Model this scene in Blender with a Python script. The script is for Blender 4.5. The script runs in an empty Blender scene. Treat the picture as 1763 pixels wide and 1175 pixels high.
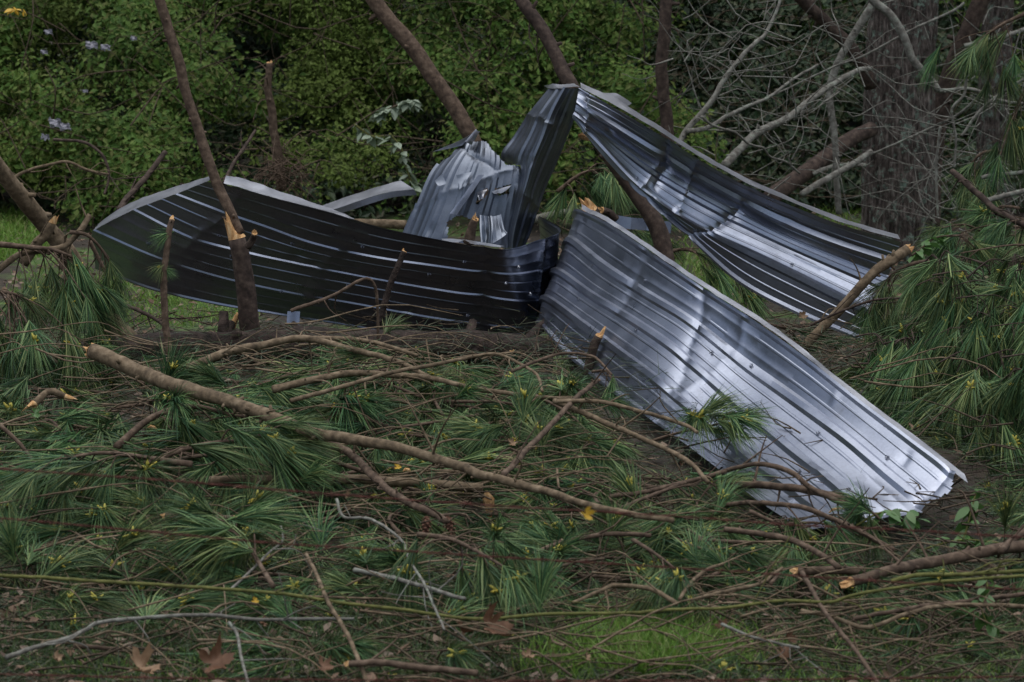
import bpy, math, random
import numpy as np
from mathutils import Vector, Matrix

random.seed(7)
rng = np.random.default_rng(7)
SC = bpy.context.scene
COL = SC.collection
R = math.radians

# ------------------------------------------------------------------ camera, sky, sun, exposure
CAM_H, PITCH, F = 2.6, R(7.3), 5000.0          # F: focal length in pixels of the 1763 px wide photograph
cam_d = bpy.data.cameras.new('camera'); cam = bpy.data.objects.new('camera', cam_d); COL.objects.link(cam)
cam.location = (0, 0, CAM_H); cam.rotation_euler = (R(90) - PITCH, 0, 0)
cam_d.sensor_width = 36; cam_d.lens = 36 * F / 1763; cam_d.clip_start = 0.1; cam_d.clip_end = 2000
cam_d.dof.use_dof = True; cam_d.dof.focus_distance = 16.3; cam_d.dof.aperture_fstop = 5.6
SC.camera = cam

SUN_EL, SUN_AZ = R(87), R(180)
w = bpy.data.worlds.new('World'); SC.world = w; w.use_nodes = True
nt = w.node_tree; nt.nodes.clear()
sky = nt.nodes.new('ShaderNodeTexSky'); sky.sky_type = 'NISHITA'; sky.sun_disc = False
sky.sun_elevation = SUN_EL; sky.sun_rotation = SUN_AZ; sky.air_density = 1.0; sky.dust_density = 2.0; sky.ozone_density = 1.0
hs = nt.nodes.new('ShaderNodeHueSaturation'); hs.inputs['Saturation'].default_value = 0.68
bg = nt.nodes.new('ShaderNodeBackground'); bg.inputs['Strength'].default_value = 0.055
wo = nt.nodes.new('ShaderNodeOutputWorld')
nt.links.new(sky.outputs[0], hs.inputs['Color']); nt.links.new(hs.outputs[0], bg.inputs['Color']); nt.links.new(bg.outputs[0], wo.inputs[0])
sd = bpy.data.lights.new('sun', 'SUN'); sd.energy = 1.5; sd.angle = R(108); sd.color = (1.0, 0.97, 0.92)
so = bpy.data.objects.new('sun', sd); COL.objects.link(so)
so.location = (0, -10, 30)
sdir = Vector((math.sin(SUN_AZ) * math.cos(SUN_EL), math.cos(SUN_AZ) * math.cos(SUN_EL), math.sin(SUN_EL)))
so.rotation_euler = sdir.to_track_quat('Z', 'Y').to_euler()
SC.view_settings.view_transform = 'Standard'; SC.view_settings.look = 'None'
SC.view_settings.exposure = 1.12; SC.view_settings.gamma = 1.0; SC.view_settings.use_curve_mapping = False
SC.render.engine = 'CYCLES'
SC.cycles.max_bounces = 6; SC.cycles.diffuse_bounces = 3; SC.cycles.glossy_bounces = 3; SC.cycles.transmission_bounces = 3

# ------------------------------------------------------------------ projection helpers: a point at a real distance Y
CP, SP = math.cos(PITCH), math.sin(PITCH)
def ray(px, py):
    cx, cy = (px - 881.5) / F, (587.5 - py) / F
    return np.array([cx, CP + cy * SP, -SP + cy * CP])
def W(px, py, Y):
    d = ray(px, py); return np.array([0, 0, CAM_H]) + d * (Y / d[1])
def PX(Y): return Y / F / CP                         # metres per photograph pixel at distance Y
def smooth(a, b, t):
    t = np.clip((np.asarray(t, float) - a) / (b - a), 0, 1); return t * t * (3 - 2 * t)

def vnoise(p, seed=0):
    p = np.asarray(p, float); i = np.floor(p).astype(np.int64); f = p - i; f = f * f * (3 - 2 * f)
    def h(x, y, z):
        n = (x * 374761393 + y * 668265263 + z * 1274126177 + seed * 974711) & 0xffffffff
        n = ((n ^ (n >> 13)) * 1274126177) & 0xffffffff
        n = n ^ (n >> 16); return (n & 0xffff) / 65535.0
    x, y, z = i[..., 0], i[..., 1], i[..., 2]; r = 0
    for dx in (0, 1):
        for dy in (0, 1):
            for dz in (0, 1):
                wgt = (f[..., 0] if dx else 1 - f[..., 0]) * (f[..., 1] if dy else 1 - f[..., 1]) * (f[..., 2] if dz else 1 - f[..., 2])
                r = r + wgt * h(x + dx, y + dy, z + dz)
    return r * 2 - 1
def fbm(p, seed=0, o=3):
    p = np.asarray(p, float); r = 0; a = 1; s = 0
    for k in range(o):
        r = r + a * vnoise(p * 2 ** k, seed + k); s += a; a *= .5
    return r / s

def heap(x, Y):                                      # height of the brush pile
    x = np.asarray(x, float); Y = np.asarray(Y, float)
    h = 0.5 * smooth(11.2, 16.0, Y) * (1 - 0.85 * smooth(17.3, 19.5, Y))
    return h
def ground_z(x, y):
    x = np.asarray(x, float); y = np.asarray(y, float)
    p = np.stack([x, y, x * 0], -1)
    return 0.55 * heap(x, y) + 0.05 * fbm(p * 0.9, 3) * smooth(8, 11, y) + 0.02 * fbm(p * 3.5, 5) * smooth(8, 11, y) + 0.5 * smooth(30, 40, y)
_gx, _gy = np.arange(-16, 16.01, .05), np.arange(8, 60.01, .05)
_GZ = None
_ground_exact = ground_z
def ground_z(x, y):
    global _GZ
    if _GZ is None:
        A, B = np.meshgrid(_gx, _gy); _GZ = _ground_exact(A, B)
    if np.ndim(x) == 0:
        fx, fy = (x + 16) / .05, (y - 8) / .05
        if not (0 <= fx < len(_gx) - 2 and 0 <= fy < len(_gy) - 2): return float(_ground_exact(x, y))
        i, j = int(fx), int(fy); a, b = fx - i, fy - j
        return (_GZ[j, i] * (1 - a) + _GZ[j, i + 1] * a) * (1 - b) + (_GZ[j + 1, i] * (1 - a) + _GZ[j + 1, i + 1] * a) * b
    return _ground_exact(x, y)
def on_heap(px, py, lift=0.0):
    d = ray(px, py); Ys = np.arange(8.5, 24, 0.02)
    z = CAM_H + d[2] / d[1] * Ys; x = d[0] / d[1] * Ys
    k = np.where(z <= heap(x, Ys) + lift)[0]
    return Ys[k[0]] if len(k) else 17.0
def on_ground(px, py):
    d = ray(px, py); sl = d[2] / d[1]; Y = CAM_H / -sl
    for k in range(14):
        Yc = min(max(Y, 8.1), 59); Y = .5 * Yc + .5 * (CAM_H - ground_z(d[0] / d[1] * Yc, Yc)) / -sl
    return min(Y, 60.0)

# ------------------------------------------------------------------ mesh and object helpers
def mesh_from(name, V, faces, mat=None, smooth_=True):
    me = bpy.data.meshes.new(name)
    V = np.asarray(V, np.float32)
    if isinstance(faces, np.ndarray):
        n, k = faces.shape
        me.vertices.add(len(V)); me.vertices.foreach_set('co', V.ravel())
        me.loops.add(n * k); me.loops.foreach_set('vertex_index', faces.astype(np.int32).ravel())
        me.polygons.add(n); me.polygons.foreach_set('loop_start', np.arange(0, n * k, k, dtype=np.int32))
        me.update(calc_edges=True)
    else:
        me.from_pydata(V.tolist(), [], [list(map(int, f)) for f in faces]); me.update()
    if mat: me.materials.append(mat)
    if len(me.polygons): me.polygons.foreach_set('use_smooth', np.full(len(me.polygons), smooth_))
    return me
class MB:
    def __init__(s): s.V = []; s.Fc = []; s.n = 0
    def add(s, V, Fs):
        V = np.asarray(V, float)
        s.V.append(V)
        for f in Fs: s.Fc.append([int(i) + s.n for i in f])
        s.n += len(V)
    def mesh(s, name, mat, origin=(0, 0, 0), smooth_=True):
        V = np.concatenate(s.V) - np.asarray(origin)
        return mesh_from(name, V, s.Fc, mat, smooth_)
def link(name, me, parent=None, loc=(0, 0, 0)):
    o = bpy.data.objects.new(name, me); COL.objects.link(o); o.location = loc
    if parent: o.parent = parent
    return o
def tag(o, label=None, cat=None, group=None, kind=None):
    for k, v in (('label', label), ('category', cat), ('group', group), ('kind', kind)):
        if v: o[k] = v
    return o
def thing(name, label, cat, loc, group=None):
    o = bpy.data.objects.new(name, None); COL.objects.link(o); o.location = loc; o.empty_display_size = .1
    return tag(o, label, cat, group)
def catmull(P, n):
    P = np.asarray(P, float); m = len(P)
    if m == 2: return P[0] + (P[1] - P[0]) * np.linspace(0, 1, n)[:, None]
    Q = np.concatenate([[2 * P[0] - P[1]], P, [2 * P[-1] - P[-2]]])
    t = np.linspace(0, m - 1, n); i = np.minimum(t.astype(int), m - 2); f = (t - i)[:, None] if P.ndim == 2 else (t - i)[:, None, None]
    a, b, c, d = Q[i], Q[i + 1], Q[i + 2], Q[i + 3]
    return .5 * (2 * b + (c - a) * f + (2 * a - 5 * b + 4 * c - d) * f * f + (-a + 3 * b - 3 * c + d) * f ** 3)
def tube(P, rad, sides=8, rough=0.12, seed=0, cap=True, nfreq=9.0):
    P = np.asarray(P, float); n = len(P); rad = np.broadcast_to(np.asarray(rad, float), (n,))
    T = np.gradient(P, axis=0); T /= np.linalg.norm(T, axis=1)[:, None] + 1e-12
    u = np.cross(T[0], [0.13, 0.4, 1.0]); u /= np.linalg.norm(u); U = []
    for k in range(n):
        u = u - T[k] * u.dot(T[k]); u /= np.linalg.norm(u) + 1e-12; U.append(u)
    U = np.array(U); B = np.cross(T, U); a = np.linspace(0, 2 * math.pi, sides, endpoint=False)
    D = U[:, None, :] * np.cos(a)[None, :, None] + B[:, None, :] * np.sin(a)[None, :, None]
    r = rad[:, None] * np.ones(sides)
    if rough:
        q = P[:, None, :] / (np.mean(rad) * 2.2 + 1e-6) * 1.0 + D * 1.2
        r = r * (1 + rough * fbm(q, seed, 2))
    V = (P[:, None, :] + D * r[..., None]).reshape(-1, 3)
    Fs = []
    for k in range(n - 1):
        for j in range(sides):
            j2 = (j + 1) % sides
            Fs.append((k * sides + j, k * sides + j2, (k + 1) * sides + j2, (k + 1) * sides + j))
    if cap:
        Fs.append(tuple(range(sides))[::-1]); Fs.append(tuple(range((n - 1) * sides, n * sides)))
    return V, Fs

# ------------------------------------------------------------------ materials
def new_mat(name):
    m = bpy.data.materials.new(name); m.use_nodes = True; n = m.node_tree; n.nodes.clear()
    out = n.nodes.new('ShaderNodeOutputMaterial'); p = n.nodes.new('ShaderNodeBsdfPrincipled')
    n.links.new(p.outputs[0], out.inputs[0]); return m, n, p, out
def ramp(n, stops):
    r = n.nodes.new('ShaderNodeValToRGB'); e = r.color_ramp.elements
    while len(e) < len(stops): e.new(.5)
    for i, (t, c) in enumerate(stops): e[i].position = t; e[i].color = (*c, 1)
    return r
def tex(n, scale, detail=4, stretch=None, coord='Object', kind='noise', rough=.6):
    tc = n.nodes.new('ShaderNodeTexCoord'); src = tc.outputs[coord]
    if stretch:
        mp = n.nodes.new('ShaderNodeMapping'); mp.inputs['Scale'].default_value = stretch
        n.links.new(src, mp.inputs[0]); src = mp.outputs[0]
    if kind == 'noise':
        t = n.nodes.new('ShaderNodeTexNoise'); t.inputs['Detail'].default_value = detail; t.inputs['Roughness'].default_value = rough
    else:
        t = n.nodes.new('ShaderNodeTexVoronoi')
    t.inputs['Scale'].default_value = scale; n.links.new(src, t.inputs['Vector']); return t
def bump(n, p, sock, strength, dist=.02):
    b = n.nodes.new('ShaderNodeBump'); b.inputs['Strength'].default_value = strength; b.inputs['Distance'].default_value = dist
    n.links.new(sock, b.inputs['Height']); n.links.new(b.outputs[0], p.inputs['Normal'])
def mixc(n, fac, a, b, mode='MIX'):
    m = n.nodes.new('ShaderNodeMix'); m.data_type = 'RGBA'; m.blend_type = mode
    for s, v in ((0, fac), (6, a), (7, b)):
        if hasattr(v, 'links') or hasattr(v, 'is_linked'): n.links.new(v, m.inputs[s])
        else: m.inputs[s].default_value = v if s == 0 else (*v, 1)
    return m.outputs[2]

def bark_mat(name, c0, c1, c2, scale=30, stretch=None, lichen=None, bs=.6, bd=.01, lich_t=(.55, .65)):
    m, n, p, _ = new_mat(name)
    a = tex(n, scale, 6, stretch); r = ramp(n, [(.3, c0), (.5, c1), (.72, c2)]); n.links.new(a.outputs['Fac'], r.inputs[0])
    c = r.outputs[0]
    if lichen:
        l = tex(n, scale * .30, 8, None, rough=.75); lr = ramp(n, [(lich_t[0], (0, 0, 0)), (lich_t[1], (1, 1, 1))]); n.links.new(l.outputs['Fac'], lr.inputs[0])
        c = mixc(n, lr.outputs[0], c, lichen)
    n.links.new(c, p.inputs['Base Color']); p.inputs['Roughness'].default_value = .85
    p.inputs['Specular IOR Level'].default_value = .25
    bump(n, p, a.outputs['Fac'], bs, bd); return m
M = {}
M['bark'] = bark_mat('pine_bark_dark', (.016, .011, .009), (.045, .031, .025), (.095, .07, .055), 22)
M['bark_red'] = bark_mat('pine_bark_reddish', (.03, .02, .014), (.078, .053, .037), (.15, .108, .078), 26)
M['bark_tan'] = bark_mat('pine_bark_tan', (.045, .033, .021), (.12, .088, .055), (.22, .17, .115), 24)
M['bark_grey'] = bark_mat('bare_branch_grey', (.06, .055, .048), (.13, .125, .11), (.23, .235, .21), 24, None, (.20, .23, .19))
M['bark_old'] = bark_mat('old_trunk_bark', (.010, .008, .007), (.065, .052, .046), (.19, .165, .15), 38, (1, 1, .24), (.16, .22, .18), 1.0, .05, (.54, .63))
M['bark_fallen'] = bark_mat('fallen_trunk_bark', (.008, .006, .005), (.025, .017, .014), (.06, .042, .035), 16, None, None, 1.0, .03)
M['twig'] = bark_mat('twig_brown', (.022, .016, .010), (.055, .04, .026), (.11, .083, .055), 40)
M['green_stem'] = bark_mat('green_stem', (.05, .05, .016), (.095, .10, .028), (.15, .15, .05), 30)
M['wood'] = bark_mat('split_wood', (.26, .13, .05), (.46, .27, .12), (.64, .46, .26), 45, (1, 1, .3), None, .8, .01)
M['rust'] = bark_mat('rusty_wire', (.03, .01, .008), (.07, .022, .018), (.12, .04, .03), 60)
M['cone'] = bark_mat('pine_cone_brown', (.05, .025, .016), (.12, .06, .04), (.2, .12, .08), 40)

def leaf_mat(name, cols, transl=.25, rough=.5, spec=.4, big=None, per='island'):
    m, n, p, out = new_mat(name)
    if per == 'island':
        g = n.nodes.new('ShaderNodeNewGeometry'); rnd = g.outputs['Random Per Island']
    r = ramp(n, [(i / max(1, len(cols) - 1), c) for i, c in enumerate(cols)])
    n.links.new(rnd, r.inputs[0]); c = r.outputs[0]
    if big:
        t = tex(n, big[0], 3); rr = ramp(n, [(.38, (0, 0, 0)), (.62, (1, 1, 1))]); n.links.new(t.outputs['Fac'], rr.inputs[0])
        c2 = mixc(n, 1.0, c, big[1], 'MULTIPLY'); c = mixc(n, rr.outputs[0], c, c2)
    n.links.new(c, p.inputs['Base Color']); p.inputs['Roughness'].default_value = rough; p.inputs['Specular IOR Level'].default_value = spec
    if transl:
        tr = n.nodes.new('ShaderNodeBsdfTranslucent'); n.links.new(c, tr.inputs[0])
        mx = n.nodes.new('ShaderNodeMixShader'); mx.inputs[0].default_value = transl
        n.links.new(p.outputs[0], mx.inputs[1]); n.links.new(tr.outputs[0], mx.inputs[2]); n.links.new(mx.outputs[0], out.inputs[0])
    return m
def needle_mat(name, cols):
    m = leaf_mat(name, cols, .06, .5, .2)
    n = m.node_tree; oi = n.nodes.new('ShaderNodeObjectInfo')
    p = [x for x in n.nodes if x.type == 'BSDF_PRINCIPLED'][0]
    src = p.inputs['Base Color'].links[0].from_socket
    h = n.nodes.new('ShaderNodeHueSaturation')
    mr = n.nodes.new('ShaderNodeMapRange'); mr.inputs[3].default_value = .62; mr.inputs[4].default_value = 1.3
    n.links.new(oi.outputs['Random'], mr.inputs[0]); n.links.new(mr.outputs[0], h.inputs['Value'])
    mh = n.nodes.new('ShaderNodeMapRange'); mh.inputs[3].default_value = .455; mh.inputs[4].default_value = .52
    sp = n.nodes.new('ShaderNodeMath'); sp.operation = 'FRACT'; mu = n.nodes.new('ShaderNodeMath'); mu.operation = 'MULTIPLY'; mu.inputs[1].default_value = 7.3
    n.links.new(oi.outputs['Random'], mu.inputs[0]); n.links.new(mu.outputs[0], sp.inputs[0]); n.links.new(sp.outputs[0], mh.inputs[0]); n.links.new(mh.outputs[0], h.inputs['Hue'])
    n.links.new(src, h.inputs['Color']); n.links.new(h.outputs[0], p.inputs['Base Color'])
    tr = [x for x in n.nodes if x.type == 'BSDF_TRANSLUCENT'][0]; n.links.new(h.outputs[0], tr.inputs[0])
    return m
M['needle'] = needle_mat('pine_needles', [(.018, .048, .024), (.040, .096, .040), (.070, .148, .058), (.115, .195, .072), (.18, .22, .085)])
M['needle_mat'] = leaf_mat('loose_needles', [(.010, .024, .012), (.018, .042, .018), (.04, .075, .03), (.05, .062, .026), (.08, .068, .036)], .1)  # palette darkened: shade of the pile's lower layer is in the colour
M['bud'] = leaf_mat('yellow_buds', [(.38, .30, .03), (.52, .42, .06), (.42, .40, .08)], .2)
M['leaf_a'] = leaf_mat('thicket_leaves', [(.05, .11, .022), (.09, .175, .034), (.13, .22, .045), (.18, .25, .065), (.15, .15, .05)], .34, .6, .18, (.8, (.55, .6, .55)))
M['leaf_y'] = leaf_mat('yellow_green_leaves', [(.075, .115, .022), (.115, .165, .034), (.135, .205, .04), (.17, .23, .06)], .32, .6, .18, (.8, (.6, .6, .55)))
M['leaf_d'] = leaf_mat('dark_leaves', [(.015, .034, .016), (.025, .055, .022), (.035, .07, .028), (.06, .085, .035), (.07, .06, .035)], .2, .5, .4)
M['leaf_p'] = leaf_mat('pale_leaves', [(.10, .15, .10), (.16, .22, .15), (.24, .30, .22), (.12, .18, .08)], .2, .45, .5)
M['leaf_ivy'] = leaf_mat('vine_leaves', [(.04, .10, .025), (.06, .14, .035), (.09, .18, .05)], .25, .4, .5)
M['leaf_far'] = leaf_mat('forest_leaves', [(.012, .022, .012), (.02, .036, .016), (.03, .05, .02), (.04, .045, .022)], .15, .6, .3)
M['litter'] = leaf_mat('leaf_litter', [(.05, .03, .02), (.11, .065, .04), (.17, .11, .075), (.22, .17, .13), (.09, .06, .05)], .1, .7, .3)
M['grass'] = leaf_mat('grass_blades', [(.06, .13, .02), (.10, .21, .03), (.15, .29, .04), (.20, .31, .07), (.22, .22, .09)], .3, .5, .35)
M['grass_dull'] = leaf_mat('dull_grass_blades', [(.03, .07, .02), (.05, .10, .028), (.08, .13, .04), (.11, .13, .05)], .25, .5, .35)
M['dry'] = leaf_mat('dry_leaf', [(.12, .06, .034), (.16, .085, .05), (.20, .115, .07)], .15, .6, .3, (22, (.6, .55, .5)))
M['dry_tan'] = leaf_mat('dry_leaf_tan', [(.25, .165, .10), (.30, .20, .125)], .15, .6, .3, (22, (.7, .65, .6)))
M['yellow'] = leaf_mat('yellow_leaf', [(.5, .30, .03), (.55, .36, .05)], .2, .5, .3)
M['scrap'] = leaf_mat('pale_scrap', [(.20, .20, .25), (.28, .28, .32)], .1, .5, .4)

def metal_mat(name, base, rough0, rough1):
    m, n, p, _ = new_mat(name)
    st = tex(n, 1.0, 5, (2.2, 2.2, 9)); rr = ramp(n, [(.3, (base[0] * .82, base[1] * .82, base[2] * .84)), (.65, base)])
    n.links.new(st.outputs['Fac'], rr.inputs[0])
    vo = tex(n, 90, kind='voronoi'); vr = ramp(n, [(0, (.90, .90, .90)), (1, (1, 1, 1))])
    sepc = n.nodes.new('ShaderNodeSeparateColor'); n.links.new(vo.outputs['Color'], sepc.inputs[0]); n.links.new(sepc.outputs[0], vr.inputs[0])
    c = mixc(n, 1.0, rr.outputs[0], vr.outputs[0], 'MULTIPLY')
    d = tex(n, 4.5, 7, None, rough=.7); dr = ramp(n, [(.60, (0, 0, 0)), (.80, (1, 1, 1))]); n.links.new(d.outputs['Fac'], dr.inputs[0])
    c = mixc(n, dr.outputs[0], c, (base[0] * .55, base[1] * .53, base[2] * .50))
    n.links.new(c, p.inputs['Base Color']); p.inputs['Metallic'].default_value = 1
    r2 = n.nodes.new('ShaderNodeMapRange'); r2.inputs[1].default_value = .3; r2.inputs[2].default_value = .75
    r2.inputs[3].default_value = rough0; r2.inputs[4].default_value = rough1
    n.links.new(d.outputs['Fac'], r2.inputs[0]); n.links.new(r2.outputs[0], p.inputs['Roughness'])
    b = tex(n, 2.2, 4, (1, 1, 3)); bump(n, p, b.outputs['Fac'], .06, .02); return m
M['metal'] = metal_mat('galvanised_steel', (.40, .435, .52), .26, .42)
M['metal_torn'] = metal_mat('scuffed_steel', (.20, .225, .27), .32, .50)
M['metal_dark'] = metal_mat('darkened_steel', (.27, .30, .37), .24, .38)  # darker copy of the steel, dark reflections put into its colour
M['metal_trim'] = metal_mat('galvanised_trim', (.50, .52, .57), .30, .45)

def to_px(G):
    d = G - np.array([0, 0, CAM_H]); fw = d[..., 1] * CP - d[..., 2] * SP; up = d[..., 1] * SP + d[..., 2] * CP
    return np.stack([881.5 + F * d[..., 0] / fw, 587.5 - F * up / fw], -1)
def in_poly(p, poly):
    x, y = p[..., 0], p[..., 1]; c = np.zeros(x.shape, bool); n = len(poly)
    for k in range(n):
        (x1, y1), (x2, y2) = poly[k], poly[(k + 1) % n]
        hit = ((y1 > y) != (y2 > y)) & (x < (x2 - x1) * (y - y1) / (y2 - y1 + 1e-12) + x1); c ^= hit
    return c
SHEET_R = [(990, 365), (1010, 362), (1130, 438), (1300, 550), (1480, 688), (1672, 830), (1600, 900), (1380, 925), (1230, 805), (1105, 712), (985, 618), (925, 560), (945, 480)]
WING = [(985, 150), (1562, 408), (1490, 596), (1300, 530), (1180, 420)]
def clear(px, py, m):
    for dx, dy in ((0, 0), (m, 0), (-m, 0), (0, m), (0, -m)):
        q = np.array([[px + dx, py + dy]])
        if in_poly(q, SHEET_R)[0] or in_poly(q, WING)[0]: return False
    return True

# ------------------------------------------------------------------ ground
def axis(lo, hi, step, far):
    a = list(np.arange(lo, hi + 1e-6, step)); s = step; x = lo; left = []
    while x > -far: s *= 1.5; x -= s; left.append(x)
    s = step; x = hi; right = []
    while x < far: s *= 1.5; x += s; right.append(x)
    return np.array(left[::-1] + a + right)
xs, ys = axis(-8, 8, .12, 600), axis(8.5, 40, .12, 600)
X, Yg = np.meshgrid(xs, ys); V = np.stack([X, Yg, ground_z(X, Yg)], -1).reshape(-1, 3)
nx, ny = len(xs), len(ys); ii = (np.arange(ny - 1)[:, None] * nx + np.arange(nx - 1)).ravel()
gm, n, p, _ = new_mat('ground_soil_and_litter')
a = tex(n, 9, 8, rough=.7); r1 = ramp(n, [(.3, (.010, .007, .005)), (.5, (.025, .018, .012)), (.7, (.055, .04, .028))]); n.links.new(a.outputs['Fac'], r1.inputs[0])  # soil darkened so the shade in the brush gaps is in its colour
g = tex(n, 1.1, 4); r2 = ramp(n, [(.48, (0, 0, 0)), (.6, (1, 1, 1))]); n.links.new(g.outputs['Fac'], r2.inputs[0])
tc = n.nodes.new('ShaderNodeTexCoord'); sx = n.nodes.new('ShaderNodeSeparateXYZ'); n.links.new(tc.outputs['Object'], sx.inputs[0])   # no turf under the brush pile
mm = [n.nodes.new('ShaderNodeMapRange') for _ in range(2)]
for q, (lo, hi, a0, a1) in zip(mm, ((9.5, 10.8, 1, 0), (17, 18.5, 0, 1))):
    q.inputs[1].default_value = lo; q.inputs[2].default_value = hi; q.inputs[3].default_value = a0; q.inputs[4].default_value = a1; n.links.new(sx.outputs[1], q.inputs[0])
ad = n.nodes.new('ShaderNodeMath'); ad.operation = 'ADD'; n.links.new(mm[0].outputs[0], ad.inputs[0]); n.links.new(mm[1].outputs[0], ad.inputs[1])
mu = n.nodes.new('ShaderNodeMath'); mu.operation = 'MULTIPLY'; n.links.new(ad.outputs[0], mu.inputs[0]); n.links.new(r2.outputs[0], mu.inputs[1])
g3 = tex(n, 14, 6); r3 = ramp(n, [(.35, (.03, .06, .012)), (.7, (.08, .14, .03))]); n.links.new(g3.outputs['Fac'], r3.inputs[0])
n.links.new(mixc(n, mu.outputs[0], r1.outputs[0], r3.outputs[0]), p.inputs['Base Color']); p.inputs['Roughness'].default_value = .95
bump(n, p, a.outputs['Fac'], .8, .03)
tag(link('ground', mesh_from('ground', V, np.stack([ii, ii + 1, ii + nx + 1, ii + nx], 1), gm)), kind='structure')

# ------------------------------------------------------------------ leaf masses
def unit(v): return v / (np.linalg.norm(v, axis=-1, keepdims=True) + 1e-9)
def leaves(C, N, L, Wd, rg, droop=.3):
    n = len(C); N = unit(N + rg.normal(0, .45, (n, 3)))
    D = rg.normal(0, 1, (n, 3)); D[:, 2] -= droop; D = unit(D - N * (D * N).sum(1, keepdims=True)); S = np.cross(D, N)
    L = L[:, None]; Wd = Wd[:, None]
    v = np.stack([C, C + D * L * .45 + S * Wd * .5 + N * L * .06, C + D * L - N * L * .10, C + D * L * .45 - S * Wd * .5 + N * L * .06], 1)
    V = v.reshape(-1, 3); b = np.arange(n) * 4
    Fs = np.concatenate([np.stack([b, b + 1, b + 2], 1), np.stack([b, b + 2, b + 3], 1)]); return V, Fs
def leaf_mass(name, mat, boxes, n_clump, per, size, seed, rad=(.2, .5), holes=.0, asp=.5):
    """boxes: function(rg, n) -> clump centres"""
    rg = np.random.default_rng(seed); C = boxes(rg, n_clump)
    if holes:
        k = fbm(C * 1.1, seed, 3) > -.25 + holes * .4; C = C[k]
    m = len(C); k = np.repeat(np.arange(m), per); nn = len(k)
    rr = rg.uniform(rad[0], rad[1], m)[k]
    d = unit(rg.normal(0, 1, (nn, 3))); q = rr * rg.uniform(.35, 1, nn) ** .5
    P = C[k] + d * q[:, None] * np.array([1, .8, .75])
    Nn = d * .7 + np.array([0, -.6, .7])
    L = rg.uniform(size[0], size[1], nn) * (0.8 + 0.4 * rg.random(m)[k])
    V, Fs = leaves(P, Nn, L, L * asp * rg.uniform(.8, 1.2, nn), rg); keep = V[:, 2].reshape(-1, 4).min(1) > -5
    return link(name, mesh_from(name, V, Fs, mat, False))
def wall(x0, x1, y0, amp, z0, z1, lean=.35, seed=0, depth=.7):
    def f(rg, n):
        x = rg.uniform(x0, x1, n); z = rg.uniform(z0, z1, n)
        b = fbm(np.stack([x * .55, z * .7, x * 0], -1), seed, 3)
        y = y0 + lean * z + amp * b + rg.uniform(0, depth, n)
        return np.stack([x, y, z + ground_z(x, y)], -1)
    return f
o = leaf_mass('thicket', M['leaf_a'], wall(-7.2, 1.8, 28.4, 2.2, 0.1, 3.6, .95, 11), 1700, 100, (.045, .095), 11, (.15, .5), .55)
tag(o, 'dense tangle of green vines and shrubs behind the metal sheets', 'thicket', kind='stuff')
o = leaf_mass('thicket', M['leaf_y'], wall(-7.2, -1.2, 28.0, 2.0, .5, 3.6, .95, 12), 850, 100, (.035, .075), 12, (.14, .45), .55)
tag(o, 'yellowish green brambles covering the left of the bank', 'thicket', kind='stuff')
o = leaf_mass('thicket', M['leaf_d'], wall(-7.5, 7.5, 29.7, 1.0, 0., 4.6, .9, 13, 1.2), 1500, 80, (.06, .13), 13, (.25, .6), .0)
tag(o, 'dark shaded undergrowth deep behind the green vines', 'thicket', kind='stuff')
o = leaf_mass('thicket', M['leaf_a'], wall(.6, 7.4, 30.4, 1.3, 0.1, 4.0, .7, 14), 520, 90, (.05, .10), 14, (.2, .55), .6)
tag(o, 'sparser green shrubs behind the bare grey branches on the right', 'thicket', kind='stuff')
def forest(rg, n):
    x = rg.uniform(-45, 45, n); y = rg.uniform(37, 46, n); z = rg.uniform(0, 1, n) ** .9 * (14.5 + 1.6 * fbm(np.stack([x * .18, y * .2, x * 0], -1), 4))
    return np.stack([x, y, z], -1)
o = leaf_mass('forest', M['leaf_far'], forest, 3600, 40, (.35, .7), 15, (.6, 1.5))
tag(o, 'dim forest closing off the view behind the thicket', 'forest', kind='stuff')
def reflected_trees(rg, n):  # unseen trees, added so the steel has something dark to reflect
    x = rg.uniform(-70, 70, n); y = rg.uniform(-75, -60, n); z = rg.uniform(0, 1, n) * 9
    return np.stack([x, y, z], -1)
tag(leaf_mass('added_tree_line', M['leaf_far'], reflected_trees, 700, 30, (.8, 1.4), 16, (1.5, 2.6)), 'line of trees added unseen behind the camera for the metal to reflect', 'forest', kind='stuff')

def scatter_blades(name, mat, pts, L, wd, rg, lean=.5):
    n = len(pts); D = rg.normal(0, lean, (n, 3)); D[:, 2] = 1; D = unit(D); S = unit(np.cross(D, rg.normal(0, 1, (n, 3))))
    L = L[:, None]; bend = rg.normal(0, .25, (n, 3)); bend[:, 2] = -.25
    v = np.stack([pts - S * wd, pts + S * wd, pts + D * L * .6 + S * wd * .7 + bend * L * .2, pts + D * L * .6 - S * wd * .7 + bend * L * .2, pts + D * L + bend * L * .7], 1)
    V = v.reshape(-1, 3); b = np.arange(n) * 5
    Fs = np.concatenate([np.stack([b, b + 1, b + 2], 1), np.stack([b, b + 2, b + 3], 1), np.stack([b + 3, b + 2, b + 4], 1)])
    return link(name, mesh_from(name, V, Fs, mat, False))
def px_points(rg, polys):
    out = []
    for (cx, cy, rx, ry, n) in polys:
        a = rg.uniform(0, 2 * math.pi, n); q = rg.uniform(0, 1, n) ** .6
        for x_, y_ in zip(cx + rx * q * np.cos(a), cy + ry * q * np.sin(a)):
            Y_ = on_ground(x_, y_); P = W(x_, y_, Y_); P[2] = ground_z(P[0], P[1]); out.append(P)
    return np.array(out)
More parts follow.
